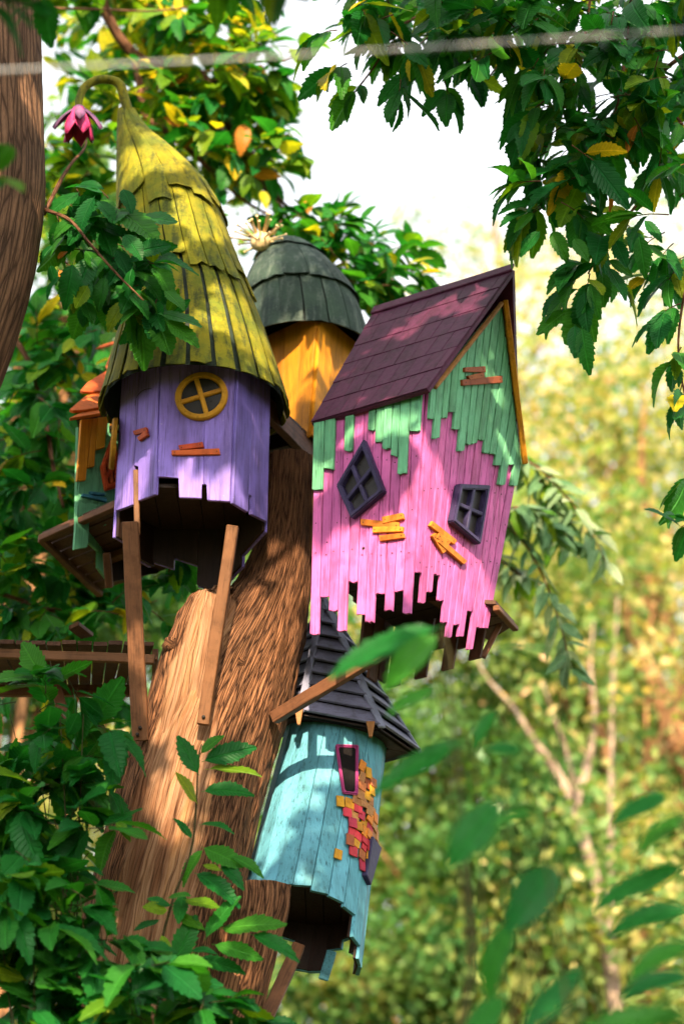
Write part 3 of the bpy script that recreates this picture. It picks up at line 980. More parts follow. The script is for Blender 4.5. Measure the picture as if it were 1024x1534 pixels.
# ------------------------------------------------------------------ violet tower
def build_purple():
    e0t, e0b = P(188, 530, 10.26), P(173, 792, 10.26)
    e1t, e1b = P(245, 500, 9.97), P(237, 718, 9.97)
    e2t, e2b = P(355, 500, 9.93), P(346, 752, 9.93)
    e3t, e3b = P(403, 530, 10.25), P(397, 786, 10.25)
    ct, cb = (e0t + e3t) / 2, (e0b + e3b) / 2
    e4t, e5t, e4b, e5b = 2 * ct - e1t, 2 * ct - e2t, 2 * cb - e1b, 2 * cb - e2b
    t = thing('violet_tower', cb, 'violet hexagonal plank tower with tall pointed mustard roof and round yellow window', 'playhouse')
    Z = zoomed(60, 500, 2.438)
    ff, fl, fr = Face(e1b, e2b, (e1t + e2t) / 2), Face(e0b, e1b, (e0t + e1t) / 2), Face(e2b, e3b, (e2t + e3t) / 2)
    th = 0.016
    board('plank', ff, Z([(446, 30), (603, 30), (600, 555), (591, 555), (591, 606), (510, 603), (510, 530), (431, 527)]), 0, th, M['purple'], t)
    board('plank', ff, Z([(603, 30), (717, 30), (695, 618), (612, 613), (612, 555), (600, 555)]), 0, th, M['purple'], t)
    board('plank', fl, Z([(311, 110), (379, 70), (352, 485), (350, 628), (285, 652)]), 0, th, M['purple'], t)
    board('plank', fl, Z([(379, 70), (447, 30), (432, 590), (368, 614), (370, 487), (352, 485)]), 0, th, M['purple'], t)
    board('plank', fr, Z([(717, 30), (775, 80), (752, 590), (750, 655), (695, 622)]), 0, th, M['purple'], t)
    board('plank', fr, Z([(775, 80), (835, 120), (820, 690), (762, 662), (763, 592), (752, 590)]), 0, th, M['purple'], t)
    # faces turned away: two planks each, bare wood inside, hanging a little lower
    def far_face(at, ab, bt, bb, drops):
        k = len(drops)
        nrm = (ab - at).cross(bt - at).normalized()
        if nrm.dot(at - ct) < 0: nrm = -nrm
        for i in range(k):
            u0, u1 = i / k, (i + 1) / k
            q = [at.lerp(bt, u0), at.lerp(bt, u1), ab.lerp(bb, u1) - Vector((0, 0, drops[i])), ab.lerp(bb, u0) - Vector((0, 0, drops[i]))]
            prism('plank', shrink(q, 0.0015), nrm, 0, th, M['purple'], t, 0.003)
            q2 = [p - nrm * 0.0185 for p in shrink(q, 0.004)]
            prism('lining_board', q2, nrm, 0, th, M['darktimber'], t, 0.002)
    far_face(e0t, e0b, e5t, e5b, [0.05, 0.10])
    far_face(e5t, e5b, e4t, e4b, [0.07, 0.01, 0.12])
    far_face(e4t, e4b, e3t, e3b, [0.10, 0.04])
    # floor boards inside
    hexb = [e0b, e1b, e2b, e3b, e4b, e5b]
    zf = cb.z + 0.10
    for i in range(5):
        x0, x1 = lerp(e0b.x, e3b.x, 0.13 + 0.148 * i), lerp(e0b.x, e3b.x, 0.13 + 0.148 * (i + 1)) - 0.004
        def ylim(x, side):
            k = abs((x - cb.x) / ((e3b.x - e0b.x) / 2))
            h = 0.26 * (1 if k < 0.5 else max(0.1, (0.96 - k) / 0.5))
            return cb.y + side * h
        q = [Vector((x0, ylim(x0, -1), zf)), Vector((x1, ylim(x1, -1), zf)), Vector((x1, ylim(x1, 1), zf)), Vector((x0, ylim(x0, 1), zf))]
        prism('floor_board', q, (0, 0, 1), 0, 0.02, M['darktimber'], t, 0)
    # windows
    round_window(ff(303, 597) + ff.n * (th + 0.001), ff.n, 0.135, 0.016, 0.28, M['mustard'], t)
    round_window(P(173, 665, 10.30), Vector((-1, -0.14, 0.02)), 0.135, 0.018, 0.5, M['mustard'], t)
    # nailed slats
    zz = lambda x, y: (60 + x / 2.438, 500 + y / 2.438)
    slat(ff, zz(486, 442), zz(660, 438), 8, th, th + 0.014, M['red'], t)
    slat(ff, zz(512, 428), zz(598, 412), 7, th + 0.002, th + 0.017, M['red'], t)
    slat(fl, zz(358, 368), zz(408, 356), 8, th, th + 0.014, M['red'], t)
    slat(fl, zz(376, 390), zz(408, 368), 7, th + 0.003, th + 0.018, M['red'], t, False)
    # scored arc above the small slats
    arc = []
    for i in range(9):
        a = R_(185 - i * 13)
        arc.append(fl(60 + (410 + 52 * math.cos(a)) / 2.438, 500 + (262 - 58 * math.sin(a)) / 2.438) + fl.n * (th + 0.0015))
    tube('scored_arc', arc, [0.0016] * 9, M['nail'], t, 5)
    # props down to the trunk
    beam('prop', P(195, 782, 10.04), P(211, 1110, 10.36), 0.082, 0.055, M['timber'], t)
    beam('prop', P(349, 788, 10.03), P(304, 1086, 10.23), 0.060, 0.050, M['timber'], t)
    beam('strut', P(204, 705, 10.10), P(206, 800, 10.10), 0.028, 0.03, M['timber'], t)
    for c in (P(305, 1074, 10.195), P(210, 1090, 10.305), P(206, 1100, 10.31)):
        tube('bolt', [c + Vector((0, 0.03, 0)), c + Vector((0, -0.004, 0)), c + Vector((0, -0.007, 0))], [0.009, 0.009, 0.006], M['nail'], t, 8)
    # roof
    f = loft_fn([(612, 152, 430), (575, 161, 420), (540, 168, 410), (470, 184, 385), (390, 186, 352), (300, 183, 318), (240, 181, 268), (195, 181, 218), (166, 182, 198)], 10.26)
    roof_core(f, M['oliveunder'], t)
    roof_tier(f, 0.0, t_of(f, 405), 24, 0.0, M['oliveroof'], t, 0.80, 0.032, 0.014)
    roof_tier(f, t_of(f, 438), t_of(f, 280), 21, 0.009, M['oliveroof'], t, 0.90, 0.035, 0.010, phase=0.3)
    roof_tier(f, t_of(f, 318), 1.0, 14, 0.017, M['oliveroof'], t, 0.97, 0.035, 0.012, phase=0.1)
    # bent stem and the hanging flower
    sp = spline([(194, 178), (187, 150), (177, 124), (150, 119), (128, 130), (119, 148), (119, 163)], 26)
    pts = [P(a, b, 10.24 - 0.004 * i) for i, (a, b) in enumerate(sp)]
    tube('stem', pts, [lerp(0.030, 0.020, i / 26) for i in range(27)], M['oliveroof'], t, 9)
    top = pts[-1] + Vector((0, 0, 0.005))
    fl_ = tube('flower', [top + Vector((0, 0, 0.012)), top, top - Vector((0, 0, 0.03)), top - Vector((0, 0, 0.06))], [0.018, 0.034, 0.040, 0.02], M['sepal'], t, 9)
    def petal(ang, length, wid, spread, mat, curl, name):
        d = Vector((math.sin(ang), -math.cos(ang), 0)); s = Vector((math.cos(ang), math.sin(ang), 0))
        V, F = [], []
        K = 7
        for i in range(K + 1):
            k = i / K
            a = lerp(spread, spread * curl, k)
            c = top - Vector((0, 0, 0.01)) + d * (0.028 + length * (k * math.sin(a) * 0.9)) - Vector((0, 0, length * k * math.cos(a)))
            wv = wid * (0.35 + 0.65 * math.sin(math.pi * min(1, k * 0.62 + 0.1))) if k < 0.62 else wid * 0.99 * max(0.02, (1 - k) / 0.38)
            out = d * math.cos(a) + Vector((0, 0, math.sin(a)))
            for q, h in ((-1, -0.010), (0, 0.008), (1, -0.010)): V.append(c + s * q * wv / 2 + out * h)
            for q, h in ((-1, -0.016), (0, 0.002), (1, -0.016)): V.append(c + s * q * wv / 2 + out * h)
        for i in range(K):
            b = i * 6; c2 = b + 6
            for j in range(2):
                F.append((b + j, b + j + 1, c2 + j + 1, c2 + j)); F.append((b + 3 + j, c2 + 3 + j, c2 + 4 + j, b + 4 + j))
            F.append((b, c2, c2 + 3, b + 3)); F.append((b + 2, b + 5, c2 + 5, c2 + 2))
        F.append((K * 6, K * 6 + 1, K * 6 + 2, K * 6 + 5, K * 6 + 4, K * 6 + 3))
        mesh_obj(name, V, F, mat, fl_, True)
    for a in (0.55, 1.75, 3.0, 4.3, 5.5): petal(a, 0.20, 0.105, 0.42, M['petal'], 0.75, 'petal')
    for a in (0.2, 1.35, 2.6, 3.7, 4.95): petal(a, 0.185, 0.062, 0.98, M['sepal'], 0.72, 'sepal')
build_purple()

# ------------------------------------------------------------------ orange tower with the slate dome
def build_orange():
    b_t, b_b = P(477, 470, 10.78), P(464, 655, 10.78)
    a_t, a_b = P(384, 480, 11.12), P(388, 640, 11.12)
    a_t.z = b_t.z; a_b.z = b_b.z
    c_t, c_b = P(545, 480, 11.22), P(532, 640, 11.22)
    c_t.z = b_t.z; c_b.z = b_b.z
    d_t, d_b = a_t + c_t - b_t, a_b + c_b - b_b
    ctr = (a_b + c_b) / 2
    t = thing('orange_tower', ctr, 'orange plank tower with rounded slate green dome and spiky cream ball', 'playhouse')
    def wall(p, q, r, s, k, mat):
        nrm = (q - p).cross(s - p).normalized()
        if nrm.dot((p + q) / 2 - ctr) < 0: nrm = -nrm
        for i in range(k):
            u0, u1 = i / k, (i + 1) / k
            dz = Vector((0, 0, rnd.uniform(-0.012, 0.012)))
            pr = [p.lerp(q, u0), p.lerp(q, u1), s.lerp(r, u1) + dz, s.lerp(r, u0) + dz]
            prism('plank', shrink(pr, 0.001), nrm, 0, 0.018 + rnd.uniform(-0.002, 0.002), mat, t, 0.002)
    wall(a_t, b_t, b_b, a_b, 4, M['orange'])
    wall(b_t, c_t, c_b, b_b, 4, M['orange'])
    wall(c_t, d_t, d_b, c_b, 4, M['orange'])
    wall(d_t, a_t, a_b, d_b, 4, M['orange'])
    prism('floor_board', [a_b, b_b, c_b, d_b], (0, 0, 1), 0.03, 0.05, M['darktimber'], t, 0)
    f = loft_fn([(528, 362, 554), (490, 364, 546), (450, 367, 531), (415, 376, 507), (388, 390, 480), (370, 404, 458), (360, 422, 438)], 11.1)
    roof_core(f, M['domeunder'], t)
    roof_tier(f, 0.0, t_of(f, 425), 17, 0.0, M['domeroof'], t, 0.985, 0.012, 0.010, thick=0.008)
    roof_tier(f, t_of(f, 452), t_of(f, 372), 14, 0.010, M['domeroof'], t, 1.0, 0.015, 0.012, phase=0.4, thick=0.008)
    roof_tier(f, t_of(f, 388), 1.0, 9, 0.018, M['domeroof'], t, 1.0, 0.02, 0.012, phase=0.2, thick=0.008)
    # spiky ball finial
    c = P(391, 362, 10.95)
    bm = bmesh.new()
    bmesh.ops.create_icosphere(bm, subdivisions=3, radius=0.060)
    for v in bm.verts: v.co *= 1 + 0.12 * noise.noise(v.co * 30)
    bmesh.ops.translate(bm, verts=bm.verts, vec=c)
    ball = bm_obj('spiky_ball', bm, M['cream'], t, True)
    k = 0
    for i in range(46):
        ph = math.acos(1 - 2 * (i + 0.5) / 46); th = math.pi * (1 + 5 ** 0.5) * i
        d = Vector((math.sin(ph) * math.cos(th), math.sin(ph) * math.sin(th), math.cos(ph)))
        d = (d + Vector((rnd.gauss(0, 0.12), rnd.gauss(0, 0.12), rnd.gauss(0, 0.12)))).normalized()
        if d.z < -0.35: continue
        L = rnd.uniform(0.13, 0.175)
        e = c + d * L
        tube('spike', [c + d * 0.04, e, e + d * 0.001, e + d * 0.008, e + d * 0.012], [0.005, 0.004, 0.0085, 0.0085, 0.004], M['cream'], ball, 6)
build_orange()

# ------------------------------------------------------------------ pink house
def build_pink():
    Ct, Lt, Rt = P(637, 583, 9.70), P(474, 632, 10.05), P(772, 697, 10.50)
    Cb, Lb, Rb = P(617, 880, 9.70), P(467, 945, 10.05), P(722, 970, 10.50)
    ctr = (Lb + Rb) / 2; ctr.z = 5.45
    t = thing('pink_house', ctr, 'crooked pink plank house with mint upper boards and steep plum roof', 'playhouse')
    fl = Face(Lt, Ct, (Lb + Cb) / 2)
    fr = Face(Ct, Rt, (Cb + Rb) / 2)
    zy = lambda v: 600 + v / 2.767
    # left wall
    bot = [970, 815, 875, 960, 755, 890, 922, 805, 875, 793, 885]
    n = len(bot)
    def colx(u, y):
        xt, yt = lerp(474, 637, u), lerp(632, 583, u)
        xb = lerp(466, 616, u)
        return lerp(xt, xb, (y - yt) / (940 - yt))
    def ragged(u0, u1, yb, cx):
        """split plank end: little splinters"""
        pts = []
        for k in range(5):
            u = lerp(u1, u0, k / 4)
            y = yb + (rnd.uniform(-2.2, 2.2) if 0 < k < 4 else rnd.uniform(-1, 1))
            pts.append((cx(u, y), y))
        return pts
    th = 0.014
    for i, b in enumerate(bot):
        u0, u1 = i / n + 0.004, (i + 1) / n - 0.004
        y0, y1 = lerp(632, 583, u0) + 1, lerp(632, 583, u1) + 1
        board('plank', fl, [(colx(u0, y0), y0), (colx(u1, y1), y1)] + ragged(u0, u1, zy(b), colx), 0, th, M['pink'], t, 0.002, 0.0003)
    gl = [(0.0, 0.105, 378), (0.105, 0.205, 293), (0.29, 0.375, 215), (0.505, 0.575, 130), (0.575, 0.65, 180), (0.65, 0.73, 208), (0.73, 0.80, 237), (0.80, 0.895, 310), (0.895, 0.998, 135)]
    for u0, u1, b in gl:
        u0 += 0.004; u1 -= 0.004
        y0, y1 = lerp(632, 583, u0) + 5, lerp(632, 583, u1) + 5
        board('plank', fl, [(colx(u0, y0), y0), (colx(u1, y1), y1)] + ragged(u0, u1, zy(b), colx), th + 0.003, th + 0.016, M['green'], t, 0.002, 0.0003)
    # gable wall
    def colr(u, y):
        xt, yt = lerp(637, 773, u), lerp(583, 700, u)
        xb = lerp(612, 724, u)
        return lerp(xt, xb, (y - yt) / (960 - yt))
    bot = [715, 838, 795, 722, 828, 920, 980, 930, 978, 872, 1030, 942, 946]
    n = len(bot)
    for i, b in enumerate(bot):
        u0, u1 = i / n + 0.004, (i + 1) / n - 0.004
        y0, y1 = lerp(583, 700, u0), lerp(583, 700, u1)
        board('plank', fr, [(colr(u0, y0), y0), (colr(u1, y1), y1)] + ragged(u0, u1, zy(b), colr), 0, th, M['pink'], t, 0.002, 0.0003)
    def roofline(x):
        return min(590, 583 + (x - 637) * (452 - 583) / (743 - 637)) if x < 743 else 452 + (x - 743) * (697 - 452) / (773 - 743)
    gb = [(0.0, 0.06, 78), (0.06, 0.135, 158), (0.135, 0.20, 76), (0.20, 0.265, 50), (0.265, 0.335, 120), (0.335, 0.41, 212), (0.41, 0.47, 184), (0.47, 0.53, 181), (0.53, 0.60, 166),
          (0.60, 0.665, 218), (0.665, 0.73, 226), (0.73, 0.80, 272), (0.80, 0.87, 352), (0.87, 0.925, 270), (0.925, 0.998, 356)]
    for u0, u1, b in gb:
        u0 += 0.004; u1 -= 0.004
        tops = []
        for u in (u0, u1):
            y = 560.0
            lo, hi = 430.0, lerp(583, 702, u)
            # first height along the column that lies under the roof line
            y = hi
            while y > 430 and y - 1.5 > roofline(colr(u, y - 1.5)): y -= 1.5
            tops.append((colr(u, y), y))
        board('plank', fr, tops + ragged(u0, u1, zy(b), colr), th + 0.003, th + 0.018, M['green'], t, 0.002, 0.0003)
    nl_, nr_ = [], []
    for i in range(11):
        for y in (690, 700 + rnd.uniform(40, 120), 830): nl_.append((colx((i + rnd.uniform(0.35, 0.65)) / 11, y + rnd.uniform(-6, 6)), y + rnd.uniform(-6, 6)))
    for i in range(13):
        for y in (735, 800 + rnd.uniform(-20, 20), 845): nr_.append((colr((i + rnd.uniform(0.35, 0.65)) / 13, y + rnd.uniform(-6, 6)), y + rnd.uniform(-6, 6)))
    nails(fl, nl_, th + 0.0022, t, 0.0032); nails(fr, nr_, th + 0.0022, t, 0.0032)
    # back walls, bare timber, hanging below
    K = Lt + Rt - Ct
    Kb = Lb + Rb - Cb
    def back(p, q, pb, qb, k, z0s):
        nrm = (q - p).cross(Vector((0, 0, 1))).normalized()
        if nrm.dot((p + q) / 2 - (Lt + Rt) / 2) < 0: nrm = -nrm
        for i in range(k):
            a, b = p.lerp(q, (i + 0.06) / k), p.lerp(q, (i + 0.94) / k)
            zb = z0s[i % len(z0s)]
            a2, b2 = pb.lerp(qb, (i + 0.06) / k), pb.lerp(qb, (i + 0.94) / k)
            a2, b2 = a.lerp(a2, (zb - a.z) / (a2.z - a.z)), b.lerp(b2, (zb - b.z) / (b2.z - b.z))
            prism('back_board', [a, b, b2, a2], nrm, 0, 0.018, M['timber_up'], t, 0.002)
    back(Lt, K, Lb, Kb, 8, [5.84, 5.82, 5.84, 5.80, 5.76, 5.50, 5.42, 5.45])
    back(K, Rt, Kb, Rb, 7, [5.43, 5.56, 5.44, 5.58, 5.45, 5.55, 5.47])
    # floor
    zf = 5.74
    cf = (Lt + Rt) / 2
    for i in range(6):
        a0, a1 = lerp(0.03, 0.97, i / 6), lerp(0.03, 0.97, (i + 1) / 6) - 0.008
        at = lambda T_, B_: T_.lerp(B_, (zf - T_.z) / (B_.z - T_.z))
        L_, C_, Rr, K_ = at(Lt, Lb), at(Ct, Cb), at(Rt, Rb), at(K, Kb)
        q = [L_.lerp(C_, 0.06).lerp(K_.lerp(Rr, 0.06), a0), L_.lerp(C_, 0.06).lerp(K_.lerp(Rr, 0.06), a1), L_.lerp(C_, 0.92).lerp(K_.lerp(Rr, 0.92), a1), L_.lerp(C_, 0.92).lerp(K_.lerp(Rr, 0.92), a0)]
        prism('floor_board', q, (0, 0, 1), 0, 0.02, M['darktimber'], t, 0)
    # windows
    w1 = frame_window(fl.off(th + 0.003), [(550, 661), (580, 739), (531, 780), (509, 731)], 0.026, 0.040, M['indigo'], t)
    w2 = frame_window(fr.off(th + 0.003), [(680, 726), (725, 728), (710, 817), (669, 782)], 0.026, 0.040, M['indigo'], t)
    # nailed slats
    q = lambda x, y: (430 + x / 2.767, 600 + y / 2.767)
    slat(fl, q(316, 512), q(475, 528), 10, th, th + 0.014, M['amber'], t)
    slat(fl, q(408, 505), q(496, 484), 9, th + 0.002, th + 0.018, M['amber'], t)
    slat(fl, q(364, 545), q(492, 542), 9, th + 0.001, th + 0.016, M['amber'], t)
    slat(fl, q(393, 580), q(495, 566), 9, th, th + 0.014, M['amber'], t)
    slat(fr, q(575, 512), q(678, 590), 9, th, th + 0.014, M['amber'], t)
    slat(fr, q(585, 560), q(632, 630), 8, th + 0.001, th + 0.015, M['amber'], t)
    slat(fr, q(600, 560), q(650, 595), 8, th + 0.002, th + 0.018, M['amber'], t)
    slat(fr, q(610, 580), q(715, 675), 9, th + 0.003, th + 0.019, M['amber'], t)
    q = lambda x, y: (380 + x / 2.438, 340 + y / 2.438)
    tg = th + 0.018
    slat(fr, q(743, 525), q(818, 525), 8, tg, tg + 0.014, M['rust'], t)
    slat(fr, q(755, 555), q(810, 545), 7, tg + 0.002, tg + 0.017, M['rust'], t)
    slat(fr, q(736, 573), q(880, 560), 9, tg, tg + 0.014, M['rust'], t)
    # a knot hole
    nails(fl, [(546.5, 823)], th + 0.0015, t, 0.008)
    # roof
    Eb, Ef, Rf, Rbk = P(466, 634, 10.03), P(640, 583, 9.60), P(768, 404, 10.10), P(560, 468, 10.52)
    def patch(A, B, C, D, rows, cols, mat, t0, t1, name, nrm, bev=0.0015, gap=0.0012):
        for r in range(rows):
            sh = 0.5 if r % 2 else 0.0
            cuts = [0.0] + [(c + sh) / cols for c in range(0 if sh else 1, cols)] + [1.0]
            for c in range(len(cuts) - 1):
                u0, u1, v0, v1 = cuts[c], cuts[c + 1], r / rows, (r + 1) / rows
                pt = lambda u, v: A.lerp(B, u).lerp(D.lerp(C, u), v)
                lift = 0.0018 * rnd.random()
                pr = shrink([pt(u0, v0), pt(u1, v0), pt(u1, v1), pt(u0, v1)], gap)
                pr = [pr[0] + nrm * 0.0025, pr[1] + nrm * 0.0025, pr[2], pr[3]]
                prism(name, pr, nrm, t0, t1 + lift, mat, t, bev)
    nl = (Ef - Eb).cross(Rbk - Eb).normalized()
    if nl.z < 0: nl = -nl
    prism('roof_board', [Eb, Ef, Rf, Rbk], nl, -0.022, -0.001, M['plum'], t, 0.002)
    patch(Eb, Ef, Rf, Rbk, 6, 8, M['plum'], 0.0, 0.006, 'roof_tile', nl)
    Sf = P(776, 697, 10.52); Sb = Sf + (Rbk - Rf)
    nr = (Sf - Rf).cross(Rbk - Rf).normalized()
    if nr.x < 0: nr = -nr
    k = 3
    for i in range(k):
        a0, a1 = i / k, (i + 1) / k
        prism('roof_board', shrink([Rf.lerp(Sf, a0), Rf.lerp(Sf, a1), Rbk.lerp(Sb, a1), Rbk.lerp(Sb, a0)], 0.0015), nr, -0.004, 0.016, M['plum'], t, 0.002)
    patch(Sb, Sf, Rf, Rbk, 6, 8, M['plum'], 0.017, 0.023, 'roof_tile', nr)
    d = (Rf - Rbk).normalized()
    beam('ridge_board', Rbk + nl * 0.012 - d * 0.005, Rf + nl * 0.012 + d * 0.006, 0.075, 0.016, M['plum'], t, up=nl)
    # barge boards under the front edges
    beam('barge_board', fr(743, 452) + fr.n * 0.052, fr(773, 697) + fr.n * 0.052, 0.03, 0.03, M['orange'], t)
    beam('barge_board', fr(741, 456) + fr.n * 0.042, fr(640, 583) + fr.n * 0.042, 0.022, 0.02, M['tan'], t)
    # deck under the house and its brace
    zd = 5.70
    c4 = [hitz(742, 905, zd), hitz(771, 937, zd), hitz(735, 962, zd), hitz(640, 900, zd)]
    for i in range(4):
        a0, a1 = i / 4, (i + 1) / 4 - 0.03
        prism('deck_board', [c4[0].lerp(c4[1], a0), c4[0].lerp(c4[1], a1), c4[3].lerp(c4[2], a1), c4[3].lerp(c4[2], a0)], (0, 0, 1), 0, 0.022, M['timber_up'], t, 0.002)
    beam('deck_edge', c4[0] + Vector((0, 0, -0.02)), c4[1] + Vector((0, 0, -0.02)), 0.03, 0.035, M['timber'], t)
    beam('deck_strut', hitz(748, 930, zd) - Vector((0, 0, 0.02)), P(722, 985, 10.6), 0.03, 0.03, M['timber'], t)
    beam('brace', P(409, 1076, 10.42), P(620, 948, 9.98), 0.060, 0.055, M['timber'], t)
build_pink()

# ------------------------------------------------------------------ teal tower
def build_teal():
    Cb, Ct = P(453, 1374, 10.76), P(508, 1078, 11.02)
    t = thing('teal_tower', Cb, 'teal round plank tower with slatted dark blue pointed roof below pink house', 'playhouse')
    ax = (Ct - Cb); H = ax.length; ax.normalize()
    u = (Vector((1, 0, 0)) - ax * ax.x).normalized()
    v = ax.cross(u)                       # away from the viewer
    Rb, Rt = 0.318, 0.262
    def pt(phi, h, off=0.0):
        r = lerp(Rb, Rt, h / H) + off
        return Cb + ax * h + (u * math.sin(phi) - v * math.cos(phi)) * r
    N = 22
    for i in range(N):
        p0, p1 = 2 * math.pi * (i - 0.5) / N, 2 * math.pi * (i + 0.5) / N
        mid = (p0 + p1) / 2
        g = 0.006
        deg = math.degrees(mid) % 360
        low = rnd.uniform(-0.01, 0.012)
        if 40 < deg < 62: low = -0.03
        if 62 <= deg < 80: low = -0.15
        if 80 <= deg < 100: low = -0.22
        if 100 <= deg < 150: low = rnd.uniform(-0.10, 0.03)
        if 150 <= deg < 190: low = rnd.choice([-0.14, 0.0])
        q = [pt(p0 + g, low), pt(p1 - g, low + rnd.uniform(-0.008, 0.008)), pt(p1 - g, H - 0.02), pt(p0 + g, H - 0.02)]
        nrm = (u * math.sin(mid) - v * math.cos(mid)).normalized()
        prism('plank', q, nrm, -0.018, 0.0 + rnd.uniform(-0.003, 0.003), M['teal'], t, 0.0015)
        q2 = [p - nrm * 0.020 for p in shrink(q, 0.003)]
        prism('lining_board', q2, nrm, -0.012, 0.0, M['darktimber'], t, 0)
    # floor disc boards
    for i in range(6):
        x0, x1 = -0.27 + 0.09 * i, -0.27 + 0.09 * (i + 1) - 0.005
        yy = lambda x: math.sqrt(max(0.002, 0.272 ** 2 - x * x))
        q = [Cb + ax * 0.10 + u * a + v * b for a, b in ((x0, -yy(x0)), (x1, -yy(x1)), (x1, yy(x1)), (x0, yy(x0)))]
        prism('floor_board', q, ax, 0, 0.02, M['darktimber'], t, 0)
    def cone_hit(px, py):
        d = ray(px, py).normalized()
        s = 9.5
        for _ in range(4000):
            p = EYE + d * s
            w_ = p - Cb
            h = w_.dot(ax)
            rad = (w_ - ax * h).length
            if rad <= lerp(Rb, Rt, h / H): 
                return p, (w_ - ax * h).normalized()
            s += 0.001
            if s > 13.5: return None
    # slanted window
    c, nrm = cone_hit(518, 1155)
    fw = Face(c + nrm * 0.012, c + nrm * 0.012 + ax, c + nrm * 0.012 + ax.cross(nrm))
    fw.n = nrm
    frame_window(fw, [(501, 1116), (536, 1117), (535, 1192), (512, 1190)], 0.015, 0.016, M['magenta'], t, cross=False)
    c, nrm = cone_hit(551, 1292)
    if c is not None:
        s = ax.cross(nrm)
        q = [c + ax * 0.12 - s * 0.05, c + ax * 0.12 + s * 0.07, c - ax * 0.12 + s * 0.02, c - ax * 0.10 - s * 0.05]
        prism('window_frame', q, nrm, 0.0, 0.03, M['indigo'], t, 0.004)
    # little shingles nailed on in a patch
    tiles = [(270, 262, 'amber'), (303, 303, 'mustard'), (325, 358, 'rust'), (268, 325, 'tan'), (265, 380, 'rust'), (298, 365, 'rust'), (290, 430, 'mustard'), (318, 405, 'mustard'), (315, 455, 'tan'),
             (145, 470, 'mustard'), (198, 478, 'mustard'), (237, 460, 'tan'), (270, 472, 'tan'), (185, 530, 'crimson'), (242, 505, 'crimson'), (230, 543, 'tan'), (262, 545, 'crimson'), (300, 515, 'tan'),
             (325, 520, 'tan'), (212, 590, 'crimson'), (280, 580, 'mustard'), (248, 608, 'mustard'), (305, 560, 'amber'), (308, 610, 'crimson'), (330, 600, 'tan'), (210, 640, 'crimson'), (280, 640, 'amber'),
             (300, 652, 'amber'), (328, 650, 'tan'), (345, 660, 'tan'), (245, 665, 'crimson'), (282, 682, 'crimson'), (195, 690, 'rust'), (235, 703, 'mustard'), (312, 695, 'crimson'), (278, 722, 'crimson'),
             (215, 750, 'crimson'), (305, 730, 'crimson'), (265, 772, 'rust'), (298, 778, 'mustard'), (268, 828, 'crimson'), (132, 772, 'mustard'), (335, 560, 'amber'), (340, 620, 'rust'), (258, 425, 'tan')]
    for i, (x, y, m) in enumerate(tiles):
        r = cone_hit(470 + x / 3.835, 1080 + y / 3.835)
        if not r: continue
        c, nrm = r
        s = nrm.cross(ax).normalized()
        a = rnd.uniform(-0.22, 0.22)
        up_ = ax * math.cos(a) + s * math.sin(a); s = s * math.cos(a) - ax * math.sin(a)
        hw, hh = rnd.uniform(0.019, 0.026), rnd.uniform(0.025, 0.034)
        lift = 0.003 + 0.010 * ((i * 7) % 5) / 5
        q = [c - s * hw - up_ * hh + nrm * 0.008, c + s * hw - up_ * hh + nrm * 0.008, c + s * hw + up_ * hh, c - s * hw + up_ * hh]
        prism('shingle', q, nrm, lift, lift + 0.008, M[m], t, 0.0015)
    # slatted six-sided roof
    rc = P(511, 1107, 11.0)
    apex = P(484, 900, 11.02)
    roll = R_(11)
    ru = Vector((math.cos(roll), 0, -math.sin(roll))); rv = Vector((0, 1, 0.05)).normalized()
    RR = 0.405
    cor = []
    for k in range(6):
        a = R_(30 + 60 * k)
        cor.append(rc + ru * math.sin(a) * RR - rv * math.cos(a) * RR)
    K = 9
    for k in range(6):
        A, B = cor[k], cor[(k + 1) % 6]
        n = (B - A).cross(apex - A).normalized()
        if n.dot((A + B) / 2 - rc) < 0: n = -n
        prism('roof_lining', [A, B, apex], n, -0.03, -0.024, M['black'], t, 0)
        for s in range(K):
            a0, a1 = s / K, min(0.985, (s + 1.12) / K)
            q = [A.lerp(apex, a0) + n * 0.020, B.lerp(apex, a0) + n * 0.020, B.lerp(apex, a1) - n * 0.012, A.lerp(apex, a1) - n * 0.012]
            prism('roof_slat', shrink(q, 0.003), n, -0.004, 0.010, M['slate'], t, 0.002)
        beam('hip_board', A + (A - rc).normalized() * 0.016 + Vector((0, 0, 0.0)), apex + Vector((0, 0, 0.02)), 0.042, 0.018, M['hip'], t, up=(A - rc).normalized() + Vector((0, 0, 0.4)))
        # eave soffit
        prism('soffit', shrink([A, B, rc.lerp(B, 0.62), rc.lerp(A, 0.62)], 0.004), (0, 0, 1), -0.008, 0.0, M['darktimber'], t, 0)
    # tan pieces painted in for orange sun patches below the eaves
    for x, y, h in ((441, 1062, 26), (548, 1082, 24)):
        p = P(x, y, 10.62)
        prism('sun_patch', [p, p + Vector((0.045, 0, 0)), p + Vector((0.03, 0, -h / 290)), p + Vector((0.015, 0, -h / 290))], (0, -1, 0), 0, 0.02, M['tan'], t, 0.002)
    beam('brace', P(447, 1418, 10.72), P(383, 1560, 10.40), 0.062, 0.055, M['timber'], t)
    beam('hanging_board', P(497, 1425, 10.95), P(484, 1468, 10.93), 0.05, 0.02, M['teal'], t)
build_teal()

